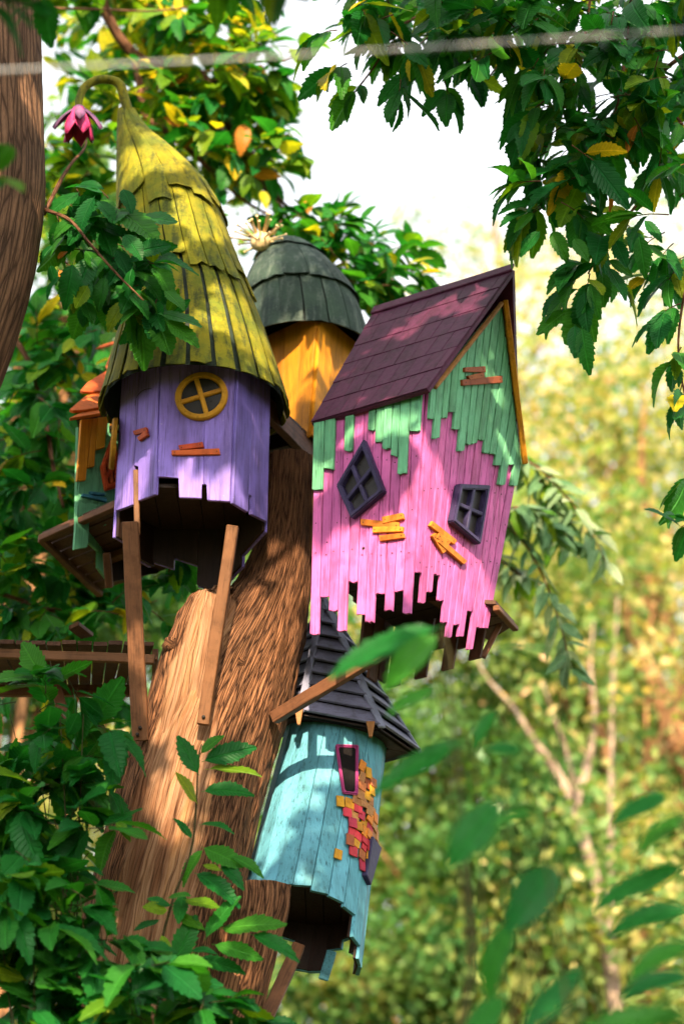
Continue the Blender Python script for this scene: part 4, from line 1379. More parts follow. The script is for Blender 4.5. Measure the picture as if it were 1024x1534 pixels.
# ------------------------------------------------------------------ small mint house on the left
def build_mint():
    Z = zoomed(50, 500, 3.835)
    o = P(110, 825, 10.62)
    f = Face(P(110, 825, 10.62), P(185, 790, 10.80), P(120, 640, 10.64))
    t = thing('mint_house', o, 'small mint green house with ragged orange roof behind violet tower', 'playhouse')
    g = lambda pts, t0, t1, m, nm='plank': board(nm, f, Z(pts), t0, t1, m, t, 0.002, 0.001)
    g([(285, 440), (338, 440), (318, 1028), (303, 1232), (225, 1246)], 0, 0.016, M['green'])
    g([(338, 440), (414, 440), (409, 1000), (318, 1028)], 0, 0.016, M['green'])
    g([(414, 440), (520, 440), (500, 1075), (404, 1106), (409, 1000)], 0, 0.016, M['green'])
    g([(258, 505), (322, 500), (283, 856), (233, 859)], 0.018, 0.036, M['orange'])
    g([(322, 500), (350, 498), (333, 776), (295, 784)], 0.018, 0.034, M['orange'])
    g([(350, 495), (410, 490), (391, 668), (342, 681)], 0.018, 0.036, M['orange'])
    g([(428, 500), (462, 500), (462, 560), (428, 572)], 0.018, 0.034, M['orange'])
    # side wall going back, floor
    b0, b1 = f(113, 640), f(109, 815)
    back = Vector((0.12, 0.55, 0))
    n2 = (b1 - b0).cross(back).normalized()
    if n2.x > 0: n2 = -n2
    for i in range(3):
        a0, a1 = i / 3 + 0.006, (i + 1) / 3 - 0.006
        prism('plank', [b0 + back * a0, b0 + back * a1, b1 + back * a1 + Vector((0, 0, rnd.uniform(0, 0.12))), b1 + back * a0 + Vector((0, 0, rnd.uniform(0, 0.1)))], n2, -0.016, -0.001, M['green'], t, 0.002)
    prism('back_wall', [b0 + back, f(190, 640) + back, f(190, 800) + back, b1 + back], f.n, 0, 0.016, M['darktimber'], t, 0)
    g([(318, 1030), (410, 1000), (410, 1040), (318, 1072)], -0.06, -0.02, M['timber_up'], 'floor_board')
    # window
    zq = Z([(455, 570), (492, 880), (405, 910), (380, 770)])
    frame_window(f.off(0.019), zq, 0.026, 0.03, M['red'], t)
    slat(f, (50 + 266 / 3.835, 500 + 935 / 3.835), (50 + 405 / 3.835, 500 + 966 / 3.835), 5.5, 0.016, 0.034, M['bluebit'], t, False)
    slat(f, (50 + 310 / 3.835, 500 + 924 / 3.835), (50 + 398 / 3.835, 500 + 934 / 3.835), 5, 0.016, 0.034, M['bluebit'], t, False)
    # roof of ragged overlapping boards sloping back
    ra, rb = f(103, 622) + f.n * 0.06, f(190, 612) + f.n * 0.06
    sl = Vector((0.10, 0.42, 0.46))
    fro = Face(ra, rb, ra + sl)
    def rb_(pts, a, b): board('roof_board', fro, Z(pts), a, b, M['red_orange'], t, 0.003, 0.001)
    rb_([(205, 497), (250, 475), (420, 430), (420, 458), (395, 470), (212, 500)], 0.0, 0.016)
    rb_([(203, 462), (255, 418), (290, 385), (420, 350), (420, 440), (300, 465), (222, 470)], 0.014, 0.03)
    rb_([(262, 366), (300, 320), (350, 290), (430, 240), (430, 362), (330, 374), (280, 372)], 0.028, 0.044)
    rb_([(405, 232), (440, 150), (470, 130), (470, 260), (430, 262)], 0.042, 0.056)
    rb_([(343, 142), (390, 118), (470, 94), (470, 112), (380, 136)], 0.056, 0.066)
    prism('soffit', [f(112, 632) + f.n * 0.02, f(190, 622) + f.n * 0.02, f(190, 622) + f.n * 0.02 + Vector((0, 0.3, 0)), f(112, 632) + f.n * 0.02 + Vector((0, 0.3, 0))], (0, 0, 1), 0, 0.02, M['darktimber'], t, 0)
    # deck below
    zd = 6.30
    q = [hitz(62, 802, zd), hitz(118, 778, zd), hitz(215, 778, zd), hitz(222, 905, zd), hitz(150, 882, zd)]
    A, B, C_, D = hitz(62, 802, zd), hitz(190, 745, zd), hitz(260, 850, zd), hitz(150, 885, zd)
    for i in range(7):
        a0, a1 = i / 7 + 0.008, (i + 1) / 7 - 0.008
        prism('deck_board', [A.lerp(D, a0), A.lerp(D, a1), B.lerp(C_, a1), B.lerp(C_, a0)], (0, 0, 1), 0, 0.022, M['timber_up'], t, 0.002)
    beam('deck_edge', A - Vector((0, 0, 0.022)), D - Vector((0, 0, 0.022)), 0.035, 0.04, M['timber'], t)
    beam('deck_edge', A - Vector((0, 0, 0.022)), B - Vector((0, 0, 0.022)), 0.035, 0.04, M['timber'], t)
    beam('deck_joist', A.lerp(D, 0.55).lerp(B.lerp(C_, 0.55), 0.3) - Vector((0, 0, 0.03)), A.lerp(D, 0.55).lerp(B.lerp(C_, 0.55), 1.0) - Vector((0, 0, 0.03)), 0.04, 0.06, M['timber'], t)
    beam('post', P(160, 828, 10.8), P(164, 880, 10.9), 0.04, 0.05, M['timber'], t)
M['red_orange'] = wood_paint('orange_red_paint', (0.62, 0.135, 0.025), worn=(0.7, 0.3, 0.15), wear=0.06, grain=(12, 30, 30))
build_mint()

# ------------------------------------------------------------------ decks
def build_decks():
    # deck carrying the orange tower
    A, B = P(384, 596, 10.22), P(468, 676, 10.90)
    z = A.z; B.z = z
    t = thing('tree_deck', Vector((A.x, A.y, z)), 'dark timber deck under the orange tower above the bare trunk top', 'deck')
    bk = Vector((-0.85, 0.5, 0)).normalized() * 0.95
    beam('deck_edge', A, B, 0.045, 0.115, M['timber'], t, up=(0, 0, 1))
    beam('deck_joist', B + Vector((-0.02, 0.03, 0.0)), B + Vector((0.30, 0.45, 0.0)), 0.05, 0.09, M['timber'], t, up=(0, 0, 1))
    for i in range(7):
        a0, a1 = i / 7 + 0.006, (i + 1) / 7 - 0.006
        e = B + Vector((0.25, 0.5, 0))
        p, q = A.lerp(e, a0), A.lerp(e, a1)
        prism('deck_board', [p + Vector((0, 0, 0.058)), q + Vector((0, 0, 0.058)), q + bk + Vector((0, 0, 0.058)), p + bk + Vector((0, 0, 0.058))], (0, 0, 1), 0, 0.022, M['darktimber'], t, 0.002)
    for k in (0.35, 0.7):
        p = A.lerp(B, k)
        beam('deck_joist', p + bk * 0.04 + Vector((0, 0, 0.0)), p + bk * 0.95, 0.045, 0.09, M['darktimber'], t, up=(0, 0, 1))
    # lower left deck
    zd = 5.50
    a, b = hitz(-70, 985, zd), hitz(232, 988, zd)
    c, d = hitz(205, 1046, zd), hitz(-20, 1046, zd)
    t = thing('side_deck', Vector((b.x, b.y, zd)), 'small slatted timber deck jutting left of the leaning trunk', 'deck')
    beam('deck_edge', a + Vector((0, 0, 0.03)), b + Vector((0, 0, 0.0)), 0.03, 0.05, M['timber'], t, up=(0, 0, 1))
    for i in range(13):
        a0, a1 = i / 13 + 0.003, (i + 1) / 13 - 0.004
        ov = Vector((0, -0.03 - rnd.random() * 0.02, 0))
        lift = Vector((0, 0, 0.060 + rnd.random() * 0.004))
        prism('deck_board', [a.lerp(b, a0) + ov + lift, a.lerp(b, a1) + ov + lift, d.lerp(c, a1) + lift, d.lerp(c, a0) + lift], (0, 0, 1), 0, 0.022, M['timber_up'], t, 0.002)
    prism('loose_board', [P(103, 952, 10.4), P(118, 945, 10.4), P(140, 962, 10.6), P(122, 966, 10.6)], (0, -0.3, 1), 0.03, 0.05, M['timber_up'], t, 0.002)
    beam('deck_joist', d.lerp(a, 0.1) + Vector((0, 0, 0.02)), c.lerp(b, 0.1) + Vector((0, 0, 0.02)), 0.04, 0.06, M['timber'], t, up=(0, 0, 1))
    beam('deck_edge', b + Vector((0.0, 0.0, 0.03)), c + Vector((0.1, 0, 0.03)), 0.03, 0.06, M['timber'], t, up=(0, 0, 1))
    beam('prop', P(78, 1010, 10.95), P(140, 1215, 10.75), 0.055, 0.05, M['timber'], t)
    beam('prop', P(150, 1142, 11.0), P(215, 1140, 10.8), 0.05, 0.03, M['timber'], t)
build_decks()

# ------------------------------------------------------------------ rope across the glade
def build_rope():
    a, b = P(-160, 113, 4.9), P(1200, 33, 4.9)
    pts = []
    for i in range(41):
        k = i / 40
        p = a.lerp(b, k); p.z -= 0.012 * math.sin(math.pi * k)
        pts.append(p)
    a2, b2 = a + (a - b) * 1.2, b + (b - a) * 1.2
    o = tube('rope', [a2] + pts + [b2], [0.0050] * 43, M['steel'], None, 8)
    tag(o, 'thin pale grey rope strung across the top in front of the branches', 'rope')
build_rope()

# ------------------------------------------------------------------ brown trunk at the left edge and its crown
def limb(tree, pxpts, r0, r1, n=24, mat='twig', name='branch', sides=9):
    """a branch through (px, py, Y) points"""
    sp = spline(pxpts, n)
    pts = [P(a, b, c) for a, b, c in sp]
    rr = [lerp(r0, r1, i / n) * (1 + 0.12 * noise.noise(Vector((i * 0.5, r0 * 90, 0)))) for i in range(n + 1)]
    return tube(name, pts, rr, M[mat], tree, sides)

def build_left_tree():
    t = thing('brown_tree', (-2.6, 9.6, 0), 'smooth brown tree trunk bending at the edge, crown of green and yellowing leaves', 'tree', None)
    rows = [(-160, -96, 58), (-60, -92, 58), (0, -90, 60), (120, -88, 64), (200, -86, 67), (280, -86, 69), (340, -92, 63), (420, -108, 48), (500, -134, 24), (580, -166, -8), (700, -230, -70), (900, -330, -160), (1200, -440, -260)]
    pts, rad = trunk_rows(rows, 9.4, 130)
    last = pts[-1]
    for i in range(1, 10):
        k = i / 9
        pts.append(Vector((last.x - 0.3 * k, 9.4 + 0.2 * k, last.z * (1 - k) - 0.15 * k))); rad.append(rad[130] * (1 + 0.5 * k * k))
    p0, r0 = pts[0], rad[0]
    head = [p0 + Vector((0.10 * k, 0.15 * k, 0.55 * k)) for k in (4, 3, 2, 1)]
    tube('trunk', head + pts, [r0 * 0.55, r0 * 0.66, r0 * 0.78, r0 * 0.9] + rad, M['bark_left'], t, 110, ridged(1.7, 0.006, 3.0, 0.6))
    # limbs seen behind the roofs
    B = [([(130, -120, 11.6), (155, 10, 12.0), (203, 84, 12.2), (255, 100, 12.3), (300, 110, 12.4), (322, 145, 12.4), (348, 200, 12.5), (375, 245, 12.6), (402, 290, 12.7), (430, 318, 12.8)], 0.042, 0.012),
         ([(203, 84, 12.2), (210, 130, 12.2), (218, 175, 12.2), (260, 205, 12.3), (300, 240, 12.4), (330, 270, 12.5), (380, 310, 12.6), (460, 345, 12.7)], 0.028, 0.008),
         ([(372, 240, 12.6), (420, 300, 12.6), (470, 338, 12.5), (520, 372, 12.5), (590, 420, 12.5)], 0.016, 0.006),
         ([(318, 122, 12.4), (360, 115, 12.3), (420, 92, 12.2), (490, 66, 12.1)], 0.012, 0.004),
         ([(60, 12, 11.5), (150, 14, 11.6), (240, 16, 11.7), (335, 0, 11.7)], 0.009, 0.004),
         ([(66, 320, 9.6), (100, 255, 9.9), (125, 225, 10.4), (130, 210, 10.6)], 0.012, 0.005),
         ([(68, 314, 9.4), (105, 330, 9.35), (135, 365, 9.3), (175, 410, 9.3), (215, 450, 9.3)], 0.010, 0.004),
         ([(0, 480, 12.0), (45, 545, 12.0), (70, 640, 12.0), (80, 700, 12.0), (95, 760, 12.0)], 0.020, 0.010),
         ([(-40, 880, 12.4), (20, 895, 12.4), (80, 915, 12.4), (170, 925, 12.4)], 0.016, 0.007),
         ([(20, 790, 12.6), (40, 750, 12.6), (52, 720, 12.6)], 0.008, 0.004)]
    for pp, a, b in B: limb(t, pp, a, b)
    f = Foliage(t, 300, wide=1.4)
    kb = mixkinds(leaf_green=42, leaf_mid=44, leaf_yellow=13, leaf_orange=1.2)  # light leaf colours weighted up to imitate backlit brightness
    kd = mixkinds(leaf_green=84, leaf_mid=12, leaf_yellow=3.4, leaf_orange=0.6)
    # A: the near dark cluster over the mustard roof, leaf by leaf
    Z = zoomed(0, 240, 3.012)
    near = [((430, 160), (335, 305)), ((600, 255), (800, 270)), ((610, 420), (755, 368)), ((680, 462), (885, 438)), ((660, 555), (742, 640)), ((575, 595), (685, 682)), ((570, 630), (475, 752)), ((680, 480), (800, 575)),
            ((740, 585), (835, 655)), ((700, 690), (912, 720)), ((740, 720), (905, 822)), ((640, 640), (640, 892)), ((700, 700), (770, 872)), ((430, 245), (510, 405)), ((350, 115), (455, 98)), ((365, 140), (215, 235)), ((440, 180), (522, 255)),
            ((520, 215), (725, 342)), ((420, 430), (345, 582)), ((230, 470), (245, 562)), ((555, 125), (600, 225)), ((350, 260), (230, 330)), ((300, 330), (215, 420)), ((380, 400), (470, 520)), ((520, 400), (600, 520)), ((330, 460), (300, 640)),
            ((480, 520), (430, 660)), ((600, 480), (560, 620)), ((450, 300), (600, 330)), ((250, 380), (170, 440)), ((280, 520), (190, 600)), ((400, 560), (340, 660)), ((520, 560), (640, 640)), ((470, 430), (400, 520)), ((560, 330), (640, 430)), ((640, 600), (760, 700))]
    for a, b in near:
        (x0, y0), (x1, y1) = Z([a, b])
        Y = 9.42 + rnd.uniform(-0.10, 0.12)
        f.leaf(P(x0, y0, Y), P(x1, y1, Y - rnd.uniform(-0.02, 0.06)), (rnd.gauss(0.1, 0.3), -0.75 + rnd.gauss(0, 0.2), rnd.gauss(0.55, 0.25)), rnd.choices(['leaf_green', 'leaf_mid'], [9, 1])[0], rnd.uniform(1.35, 1.6))
    x0y = Z([(265, 490), (325, 585)]); f.leaf(P(*x0y[0], 9.5), P(*x0y[1], 9.5), (0, -1, 0.3), 'leaf_orange', 1.0)
    x0y = Z([(260, 450), (300, 400)]); f.leaf(P(*x0y[0], 9.5), P(*x0y[1], 9.5), (0, -1, 0.3), 'leaf_orange', 1.2)
    for x, y in poly_points([(85, 290), (140, 270), (190, 320), (240, 400), (250, 480), (200, 490), (150, 470), (100, 430), (80, 360)], 46, 13):
        Y = rnd.uniform(9.5, 9.75)
        f.spray(P(x, y, Y), (rnd.gauss(0.2, 0.8), rnd.gauss(-0.1, 0.3), rnd.gauss(-0.4, 0.4)), 0.08, 4, 0.19, mixkinds(leaf_green=95, leaf_mid=5), 0.4, face=(0.1, -0.7, 0.5))
    # autumn leaves one notices
    for a, b, k in (((366, 185), (362, 222), 'leaf_orange'), ((262, 190), (248, 172), 'leaf_orange'), ((258, 188), (282, 180), 'leaf_orange'), ((282, 110), (258, 122), 'leaf_orange'), ((312, 150), (322, 176), 'leaf_yellow'), ((392, 285), (400, 305), 'leaf_yellow'), ((460, 300), (462, 316), 'leaf_orange'),
                    ((210, 20), (196, 40), 'leaf_yellow'), ((262, 150), (262, 172), 'leaf_yellow'), ((120, 560), (152, 572), 'leaf_yellow'), ((122, 562), (120, 540), 'leaf_yellow')):
        f.leaf(P(*a, 12.0), P(*b, 11.95), (0.2, -1, 0.2), k, 1.4, 2)
    # B: behind the mustard roof
    holes = [(100, 90, 46), (150, 70, 30), (75, 140, 26), (395, 25, 26), (255, 75, 14), (300, 180, 16), (420, 215, 22), (335, 100, 12), (440, 60, 12)]
    poly = [(70, -60), (430, -60), (350, 20), (398, 100), (405, 150), (400, 200), (375, 245), (400, 290), (360, 330), (310, 290), (250, 220), (180, 190), (110, 330), (70, 330), (80, 220), (110, 190), (190, 110), (130, 40)]
    for x, y in poly_points(poly, 195, 9.5, holes):
        Y = rnd.uniform(11.8, 13.6)
        f.spray(P(x, y, Y), (rnd.gauss(0, 1), rnd.gauss(-0.3, 0.6), rnd.gauss(0.0, 0.5)), rnd.uniform(0.14, 0.26), rnd.randint(6, 9), rnd.uniform(0.20, 0.27), kb, 0.3)
    for x, y in poly_points([(335, 30), (400, 90), (425, 130), (425, 215), (400, 275), (350, 270), (320, 200)], 44, 12):
        f.spray(P(x, y, rnd.uniform(11.9, 13.0)), (rnd.gauss(0.3, 0.8), rnd.gauss(-0.3, 0.5), rnd.gauss(0.0, 0.5)), rnd.uniform(0.12, 0.2), rnd.randint(6, 8), rnd.uniform(0.19, 0.25), kb, 0.3)
    # yellow knot of leaves around the high branch fork
    for x, y in poly_points([(240, 120), (330, 120), (350, 200), (240, 200)], 9, 18):
        f.spray(P(x, y, 12.1), (rnd.gauss(0, 1), -0.4, rnd.gauss(0.2, 0.5)), 0.14, 5, 0.17, mixkinds(leaf_yellow=5, leaf_mid=4), 0.3)
    # C: over the dome
    for x, y in poly_points([(380, 300), (430, 320), (500, 330), (560, 365), (605, 395), (600, 425), (545, 440), (470, 400), (400, 350)], 62, 11):
        Y = rnd.uniform(11.9, 12.8)
        f.spray(P(x, y, Y), (rnd.gauss(0.5, 0.8), rnd.gauss(-0.3, 0.5), rnd.gauss(0.1, 0.5)), rnd.uniform(0.14, 0.24), rnd.randint(6, 9), rnd.uniform(0.17, 0.23), kd, 0.3)
    # sprig at the top between the crowns
    for x, y in ((418, 55), (405, 40), (430, 80), (395, 70)):
        f.spray(P(x, y, 11.8), (rnd.gauss(0, 1), -0.3, 0.5), 0.14, 5, 0.19, mixkinds(leaf_mid=5, leaf_yellow=2), 0.2)
    # E: dense shade leaves left of the small house
    poly = [(20, 560), (60, 470), (90, 420), (160, 500), (110, 560), (100, 640), (105, 730), (60, 790), (120, 850), (190, 900), (190, 935), (0, 940), (-30, 760)]
    for x, y in poly_points(poly, 190, 9, [(28, 590, 22), (36, 720, 12), (85, 690, 10), (75, 820, 20), (110, 790, 12), (10, 575, 18)]):
        Y = rnd.uniform(11.7, 13.6)
        f.spray(P(x, y, Y), (rnd.gauss(0, 1), rnd.gauss(-0.3, 0.6), rnd.gauss(-0.1, 0.5)), rnd.uniform(0.14, 0.26), rnd.randint(6, 9), rnd.uniform(0.19, 0.26), mixkinds(leaf_green=86, leaf_mid=11, leaf_yellow=3), 0.35)
    for x, y in poly_points([(-20, 1000), (150, 1000), (200, 1060), (150, 1100), (-20, 1110)], 10, 22):
        f.spray(P(x, y, rnd.uniform(12.0, 13.5)), (rnd.gauss(0, 1), -0.2, rnd.gauss(-0.1, 0.5)), 0.18, 6, 0.2, kd, 0.35)
    # behind the props, in the gap under the tower
    for x, y in poly_points([(215, 800), (330, 800), (290, 880), (230, 960), (215, 940)], 14, 16):
        Y = rnd.uniform(11.4, 12.6)
        f.spray(P(x, y, Y), (rnd.gauss(0, 1), -0.2, rnd.gauss(-0.1, 0.5)), 0.18, 7, 0.19, kd, 0.35)
    # the crown above the picture
    for _ in range(150):
        p = Vector((rnd.uniform(-3.6, 0.2), rnd.uniform(12.8, 16.0), rnd.uniform(9.9, 12.6)))
        x, y, fz = proj(p)
        if x > 330 and y > -120: continue
        f.spray(p, (rnd.gauss(0, 1), rnd.gauss(0, 1), rnd.gauss(0, 0.5)), 0.3, 8, 0.2, kb, 0.3)
    f.finish()
build_left_tree()

# ------------------------------------------------------------------ chestnut on the right whose boughs hang into view
# chosen sun patches, crown leaves are cut away along each beam: (px, py, distance, radius in metres)
LIT = [(Vector(P(a, b, c)), r) for a, b, c, r in (
    (290, 748, 9.95, 0.08), (340, 752, 9.97, 0.10), (205, 750, 10.15, 0.09), (195, 640, 10.15, 0.03), (120, 190, 10.1, 0.12), (150, 640, 10.7, 0.1), (617, 800, 9.70, 0.17), (500, 905, 9.95, 0.20), (560, 880, 9.80, 0.14), (690, 880, 10.2, 0.20), (655, 680, 9.80, 0.04), (590, 650, 9.80, 0.03),
    (690, 440, 10.1, 0.12), (600, 500, 10.2, 0.06), (330, 930, 10.25, 0.24), (400, 960, 10.3, 0.28), (285, 1040, 10.3, 0.20), (425, 1020, 10.35, 0.20), (430, 850, 10.45, 0.10), (460, 1110, 10.62, 0.24), (515, 1130, 10.7, 0.18), (425, 1200, 10.6, 0.10),
    (440, 570, 10.9, 0.14), (495, 540, 10.95, 0.08), (235, 245, 10.1, 0.14), (300, 310, 10.0, 0.10), (350, 470, 9.95, 0.14), (390, 560, 10.1, 0.08), (290, 500, 9.9, 0.04), (400, 400, 10.85, 0.06), (390, 360, 11.0, 0.12), (110, 600, 10.7, 0.12), (130, 740, 10.7, 0.14),
    (320, 160, 12.2, 0.6), (200, 100, 12.2, 0.4), (420, 120, 12.0, 0.5), (480, 370, 12.3, 0.3), (130, 200, 12.2, 0.3), (560, 400, 12.3, 0.25), (265, 1200, 10.25, 0.10), (380, 1130, 9.7, 0.08), (340, 1370, 9.7, 0.08), (500, 975, 10.3, 0.12), (750, 650, 10.3, 0.06))]
def sun_gap(p):
    """clear distance of p from the nearest sunbeam kept clear of leaves"""
    best = 9
    for s_, r in LIT:
        d = p - s_
        best = min(best, (d - SUN * d.dot(SUN)).length - r)
    return best

def build_right_tree():
    t = thing('chestnut_tree', (3.4, 4.6, 0), 'chestnut with broad toothed dark green leaves hanging above the plum roof', 'tree')
    base = Vector((3.4, 4.6, -0.2))
    pts = [base + Vector((-0.12 * k + 0.2 * noise.noise(Vector((k * 0.5, 0, 2))), 0.03 * k, 0.6 * k)) for k in range(23)]
    tube('trunk', pts, [lerp(0.36, 0.10, k / 22) + (0.15 if k == 0 else 0) for k in range(23)], M['bark_left'], t, 40, ridged(2.2, 0.010))
    def wl_(a, b, r0, r1, sag=0.3):
        a, b = Vector(a), Vector(b)
        pp = [a.lerp(b, k / 12) + Vector((0, 0, sag * math.sin(math.pi * k / 12))) + Vector((noise.noise(Vector((k * 0.4, a.z, 1))), noise.noise(Vector((k * 0.4, a.z, 7))), 0)) * 0.15 for k in range(13)]
        tube('branch', pp, [lerp(r0, r1, k / 12) for k in range(13)], M['twig'], t, 9)
    top = pts[14]
    wl_(pts[12], P(1000, -40, 9.6), 0.10, 0.03, 0.9); wl_(pts[14], P(600, -160, 9.8), 0.09, 0.02, 1.0); wl_(pts[15], (1.2, 4.5, 10.8), 0.08, 0.02, 0.8)
    wl_(pts[16], (2.0, 2.0, 11.5), 0.08, 0.02, 0.8); wl_(pts[17], (3.0, 8.0, 11.5), 0.07, 0.02, 0.5); wl_(pts[18], (0.2, 6.5, 11.8), 0.07, 0.02, 0.6); wl_(pts[13], (6.5, 3.5, 10.0), 0.08, 0.02, 0.6)
    wl_(pts[16], (-0.4, 4.6, 9.6), 0.07, 0.02, 0.8)
    f = Foliage(t, 300)
    kd = mixkinds(leaf_green=82, leaf_mid=15, leaf_yellow=2.4, leaf_orange=0.5)  # share of light leaves raised to stand in for sunlit ones
    # boughs in view
    for pp, a, b in ([(1000, -40, 9.6), (950, -10, 9.6), (938, 60, 9.6), (930, 120, 9.6), (915, 190, 9.6), (890, 240, 9.7), (870, 260, 9.7)], 0.013, 0.005), \
                    ([(1060, 60, 9.7), (1000, 100, 9.7), (985, 130, 9.7), (1030, 200, 9.8)], 0.014, 0.008), ([(985, 260, 9.8), (965, 290, 9.7), (920, 350, 9.6), (895, 385, 9.6), (880, 410, 9.6)], 0.009, 0.004), \
                    ([(780, -60, 9.8), (680, 0, 9.9), (600, 40, 9.9), (560, 100, 9.9), (530, 140, 9.9)], 0.014, 0.004), ([(890, -50, 9.6), (862, 140, 9.7), (845, 190, 9.7)], 0.009, 0.004), \
                    ([(1060, 380, 9.5), (1030, 420, 9.5), (1015, 520, 9.5), (1030, 620, 9.5)], 0.009, 0.004), ([(700, 5, 9.8), (760, 60, 9.8), (730, 120, 9.8)], 0.008, 0.004):
        limb(t, pp, a, b)
    holes = [(958, 262, 30), (925, 258, 16), (735, 175, 34), (800, 185, 20), (1010, 345, 10)]
    polys = [([(500, -30), (560, 20), (585, 70), (650, 90), (690, 110), (760, 70), (800, 90), (840, 60), (1060, -30)], 82, 15),
             ([(800, 60), (1060, 0), (1060, 250), (985, 240), (960, 200), (930, 235), (870, 310), (815, 305), (800, 265), (815, 215)], 96, 15),
             ([(980, 290), (1060, 260), (1060, 420), (1000, 420)], 10, 20)]
    for poly, n, gap in polys:
        for x, y in poly_points(poly, n, gap, holes):
            Y = rnd.uniform(9.2, 10.4)
            f.spray(P(x, y, Y), (rnd.gauss(-0.35, 0.8), rnd.gauss(-0.2, 0.6), rnd.gauss(-0.35, 0.4)), rnd.uniform(0.10, 0.20), rnd.randint(5, 7), rnd.uniform(0.22, 0.30), kd, 0.4)
    for x, y, n, dx, dz in ((505, 45, 6, -1, -0.2), (520, 95, 5, -0.8, -0.5), (545, 120, 6, -0.6, -0.8), (600, 120, 5, -0.1, -1), (665, 120, 5, 0.2, -1), (820, 220, 6, -1, 0.1), (800, 265, 6, -1, -0.2), (812, 310, 6, -0.7, -0.5),
                            (905, 340, 6, -0.2, -0.7), (930, 330, 5, 0.6, -0.6), (885, 395, 7, -0.8, -0.3), (882, 410, 7, -0.2, -1.0), (890, 400, 5, 0.7, -0.4), (868, 415, 4, -0.9, -0.6),
                            (1015, 400, 5, -0.5, -0.6), (1018, 455, 5, -0.7, -0.3), (1020, 520, 5, -0.5, -0.7), (1022, 575, 5, -0.4, -0.9), (1040, 700, 4, -0.6, -0.6), (1045, 780, 5, -0.8, -0.2)):
        f.spray(P(x, y, rnd.uniform(9.45, 9.8)), (dx, -0.2, dz), 0.09, n, rnd.uniform(0.24, 0.29), kd, 0.45, shape=rnd.choice([0, 1, 3]))
    Z = zoomed(700, 0, 2.74)
    for a, b in (((465, 1180), (295, 1270)), ((428, 1258), (280, 1367)), ((470, 1240), (405, 1412)), ((440, 1330), (440, 1455)), ((468, 1340), (492, 1512)), ((500, 1160), (535, 1287)), ((478, 1190), (482, 1352)), ((552, 1110), (562, 1250)), ((568, 1090), (662, 1212)),
                 ((530, 1078), (362, 1160)), ((455, 1082), (345, 1095)), ((570, 1065), (682, 1125)), ((300, 545), (178, 585)), ((290, 690), (170, 672)), ((300, 735), (150, 745)), ((285, 835), (133, 838)), ((275, 870), (185, 942)), ((300, 945), (213, 1032)), ((345, 945), (402, 1047)),
                 ((432, 975), (492, 1057)), ((400, 925), (492, 970)), ((330, 500), (272, 450)), ((250, 870), (135, 890)), ((380, 760), (365, 925)), ((470, 720), (375, 925)), ((520, 740), (560, 860)), ((620, 900), (490, 940)), ((640, 940), (590, 1050)), ((700, 960), (735, 1125)), ((720, 1000), (830, 1065)),
                 ((660, 870), (545, 850)), ((680, 800), (615, 800)), ((720, 900), (800, 985)), ((600, 980), (650, 1080)), ((440, 640), (300, 690)), ((430, 580), (350, 540))):
        (x0, y0), (x1, y1) = Z([a, b])
        Y = rnd.uniform(9.35, 9.6)
        f.leaf(P(x0, y0, Y), P(x1, y1, Y - rnd.uniform(-0.04, 0.08)), (rnd.gauss(0, 0.3), -0.8, rnd.gauss(0.3, 0.3)), rnd.choices(['leaf_green', 'leaf_mid'], [9, 1])[0], rnd.uniform(0.95, 1.25), rnd.choice([0, 1, 2]))
    # unseen crown placed for its shade; gaps shaped so sun patches land as set
    made = 0
    for _ in range(20000):
        if made >= 1050: break
        shady = made < 130                               # clumps added to shade the shoots by the camera
        if shady: p = P(rnd.uniform(520, 1060), rnd.uniform(900, 1600), 6.2) + SUN * rnd.uniform(3.0, 7.5)
        elif made < 980:                                 # clumps set up-sun of the houses to shade them
            sx, sy = rnd.uniform(-120, 900), rnd.uniform(-40, 1650)
            p = P(sx, sy, 10.1) + SUN * rnd.uniform(3.2, 7.5)
            if sun_gap(p) < -0.02: continue
        else:
            p = Vector((rnd.uniform(1.5, 7.0), rnd.uniform(1.0, 8.2), rnd.uniform(8.2, 13.5)))
        x, y, fz = proj(p)
        if -90 < x < 1114 and y > -110 and fz > 0: continue
        if shady and sun_gap(p) < 0.0: continue
        made += 1
        for _k in range(3):
            q = p + Vector((rnd.gauss(0, 0.12), rnd.gauss(0, 0.12), rnd.gauss(0, 0.12)))
            n0 = len(f.items)
            f.spray(q, (rnd.gauss(0, 1), rnd.gauss(0, 1), rnd.gauss(-0.2, 0.5)), 0.14, 7, 0.21, kd, 0.3)
            f.items[n0:] = [i for i in f.items[n0:] if sun_gap(i[0] + i[2] * i[4] * 0.5) > 0.07 + 0.10 * noise.noise(i[0] * 5.0)]
    f.finish()
build_right_tree()

